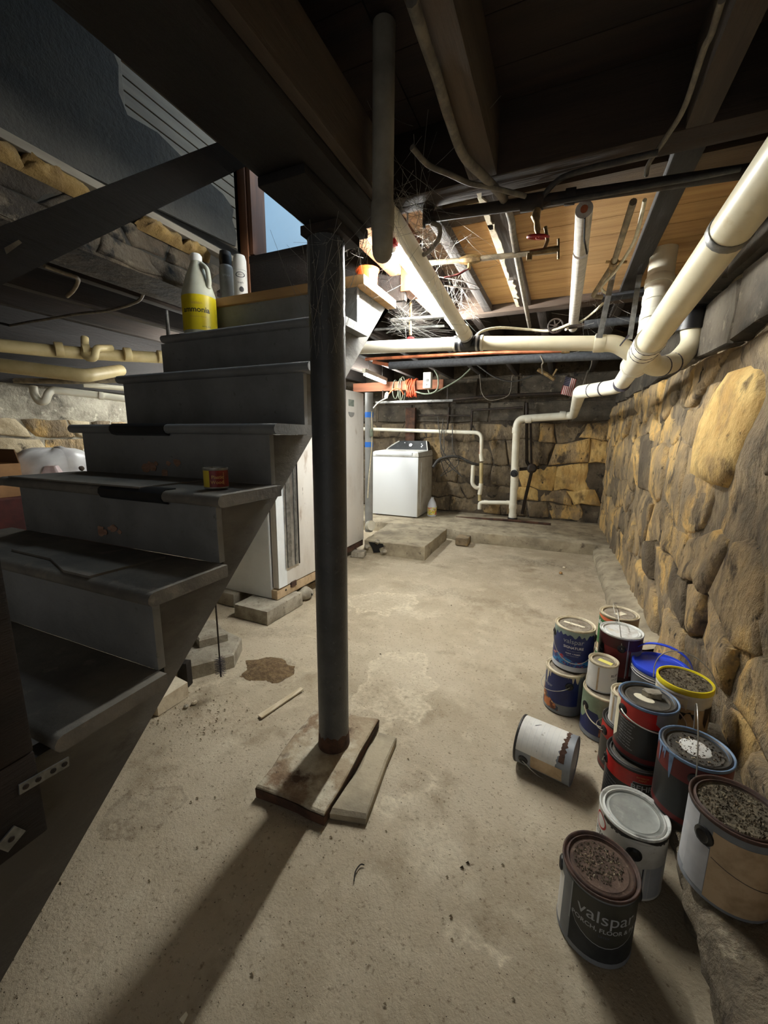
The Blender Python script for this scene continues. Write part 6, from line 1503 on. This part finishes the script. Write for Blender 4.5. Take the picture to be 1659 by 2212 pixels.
# crumbs and pebbles strewn over the concrete
b = B(); rs_ = random.Random(17)
def pebble(b, x, y, s, z=0):
    vv_ = [b.bm.verts.new(Vector(p)) for p in ((x - s, y - s * .6, z), (x + s * 1.2, y - s * .5, z), (x + s * .2, y + s, z), (x, y, z + s * .9))]
    for f_ in ((0, 1, 3), (1, 2, 3), (2, 0, 3)): b.bm.faces.new([vv_[i] for i in f_])
for k in range(2600):
    y = .25 + 4.2 * rs_.random() ** 1.5; x = rs_.uniform(-1.6, .32)
    pebble(b, x, y, rs_.uniform(.0008, .0030) * (1 if rs_.random() < .93 else 2))
for k in range(120):
    p = Vector((-1.325,1.112,0.000)); pebble(b, p.x + rs_.gauss(0, .12), p.y + rs_.gauss(0, .1), rs_.uniform(.002, .006))
tag(link('floor_grit', b, 'pebble', None, 0), 'pale grit and crumbs strewn across the concrete floor', 'grit', None, 'stuff')
b = B()
for k in range(1800):
    y = .25 + 4.2 * rs_.random() ** 1.5; x = rs_.uniform(-1.6, .32); pebble(b, x, y, rs_.uniform(.0006, .0019))
for px in ((-0.150,0.964,0.000), (-0.162,0.945,0.000), (-0.637,2.694,0.000), (-0.832,1.882,0.000)): pebble(b, px[0], px[1], .006)
tag(link('floor_specks', b, 'pebble_dark', None, 0), 'dark specks strewn across the concrete floor', 'grit', None, 'stuff')
def pebble_thing(label, p, s, m, seed):
    r_ = random.Random(seed); b = B().lathe([(.001, -.3), (.8, -.25), (1, .2), (.6, .7), (.001, .8)], 8, Matrix.Translation((p[0], p[1], s * .3)) @ Matrix.Scale(s, 4))
    for v_ in b.bm.verts: v_.co += Vector((r_.uniform(-.2, .2) * s, r_.uniform(-.2, .2) * s, 0))
    return tag(link('chip', b, m, None, 30), label, 'chip')
pebble_thing('white chip on the floor before the ledge, far right', (0.107,3.971,0.000), .014, 'plaster', 1); pebble_thing('yellowish chip just below the white one on the floor', (0.080,3.787,0.000), .016, 'tan_wood', 2)
pebble_thing('pale chip on the floor near the pale block under the stairs', (-1.424,1.151,0.000), .013, 'plaster', 3); pebble_thing('small stone chip beside the pale chip under the stairs', (-1.439,1.120,0.000), .011, 'block', 4)
tag(link('twig', B().tube(smooth_path([(-0.422,0.788,0.003), (-0.429,0.811,0.004), (-0.425,0.832,0.004), (-0.415,0.837,0.003)]), .0018, 5), 'wood_black', None, 0), 'thin curved twig on the floor below the plank', 'twig')
tag(link('paper_scrap', B().prism([(-0.627,0.407,0.003), (-0.624,0.421,0.003), (-0.617,0.419,0.003), (-0.615,0.406,0.003)], (0, 0, .003)), 'sticker', None, 0), 'small pale scrap on the floor at the bottom edge', 'scrap')

# ---------------------------------------------------------------- cobwebs
def web(label, n, fn, w, seed, parent=None):
    rs_ = random.Random(seed); b = B()
    for k in range(n):
        p, q = fn(rs_)
        p, q = Vector(p), Vector(q); mid = (p + q) / 2 + Vector((0, 0, -.10 * (p - q).length * rs_.random())); L0 = p
        for i in range(1, 5):
            t = i / 4; L1_ = p * (1 - t) ** 2 + mid * 2 * t * (1 - t) + q * t * t
            b.tri_strand(L0, L1_, w * rs_.uniform(.6, 1.5)); L0 = L1_
    return tag(link('cobweb', b, 'web', None, 0), label, 'cobweb', 'cobwebs under the ceiling', 'stuff')
def g3(r_, s): return Vector((r_.gauss(0, s), r_.gauss(0, s), r_.gauss(0, s)))
def on_col(r_):
    a_ = r_.uniform(-PI, .4); return Vector((CX + .058 * math.cos(a_), CY + .058 * math.sin(a_), r_.uniform(1.42, 1.80)))
web('dusty cobweb round the head of the steel column', 110, lambda r_: (on_col(r_), Vector((CX + r_.uniform(-.12, .16), CY + r_.uniform(-.15, .2), r_.uniform(1.62, 1.83))) if r_.random() < .45 else on_col(r_)), .00045, 1)
wc = Vector((-0.714,1.453,1.948))
web('thick cobweb between the column head and the dusty waste pipe', 150, lambda r_: (wc + g3(r_, .05), wc + g3(r_, .10)), .00045, 2)
wc2 = Vector((-0.590,2.361,1.930))
web('cobweb tangle at the end of the drain beside the lamp', 60, lambda r_: (wc2 + g3(r_, .06), wc2 + g3(r_, .10)), .0003, 3)
wc3 = Vector((-0.813,2.094,1.768))
web('cobweb strands from the stair head to the crosswise pipe', 80, lambda r_: (wc3 + Vector((r_.uniform(-.1, .02), r_.gauss(0, .05), r_.uniform(-.05, .08))), wc3 + Vector((r_.uniform(.0, .3), r_.gauss(0, .1), r_.uniform(-.12, .14)))), .00035, 4)
wc4 = Vector((-0.553,1.750,1.980))
web('fine cobweb on the tan boards above the lamp', 70, lambda r_: (wc4 + g3(r_, .09), wc4 + g3(r_, .13)), .0004, 5)
wc5 = Vector((-0.518,1.355,1.950))
web('dusty cobweb hanging from the header over the gas pipe', 60, lambda r_: (wc5 + g3(r_, .07), wc5 + g3(r_, .12)), .0004, 6)
wc6 = Vector((0.113,2.735,1.980))
web('faint cobweb in the boards above the foam-wrapped pipe', 40, lambda r_: (wc6 + g3(r_, .12), wc6 + g3(r_, .15)), .0004, 7)

# lay the flat objects of a group of rods: nothing else to do
for o in list(C.objects):
    if o.name.startswith('stone') and o.parent is None and 'label' not in o:
        tag(o, 'rough pale stone behind the green can at the wall', 'stone')
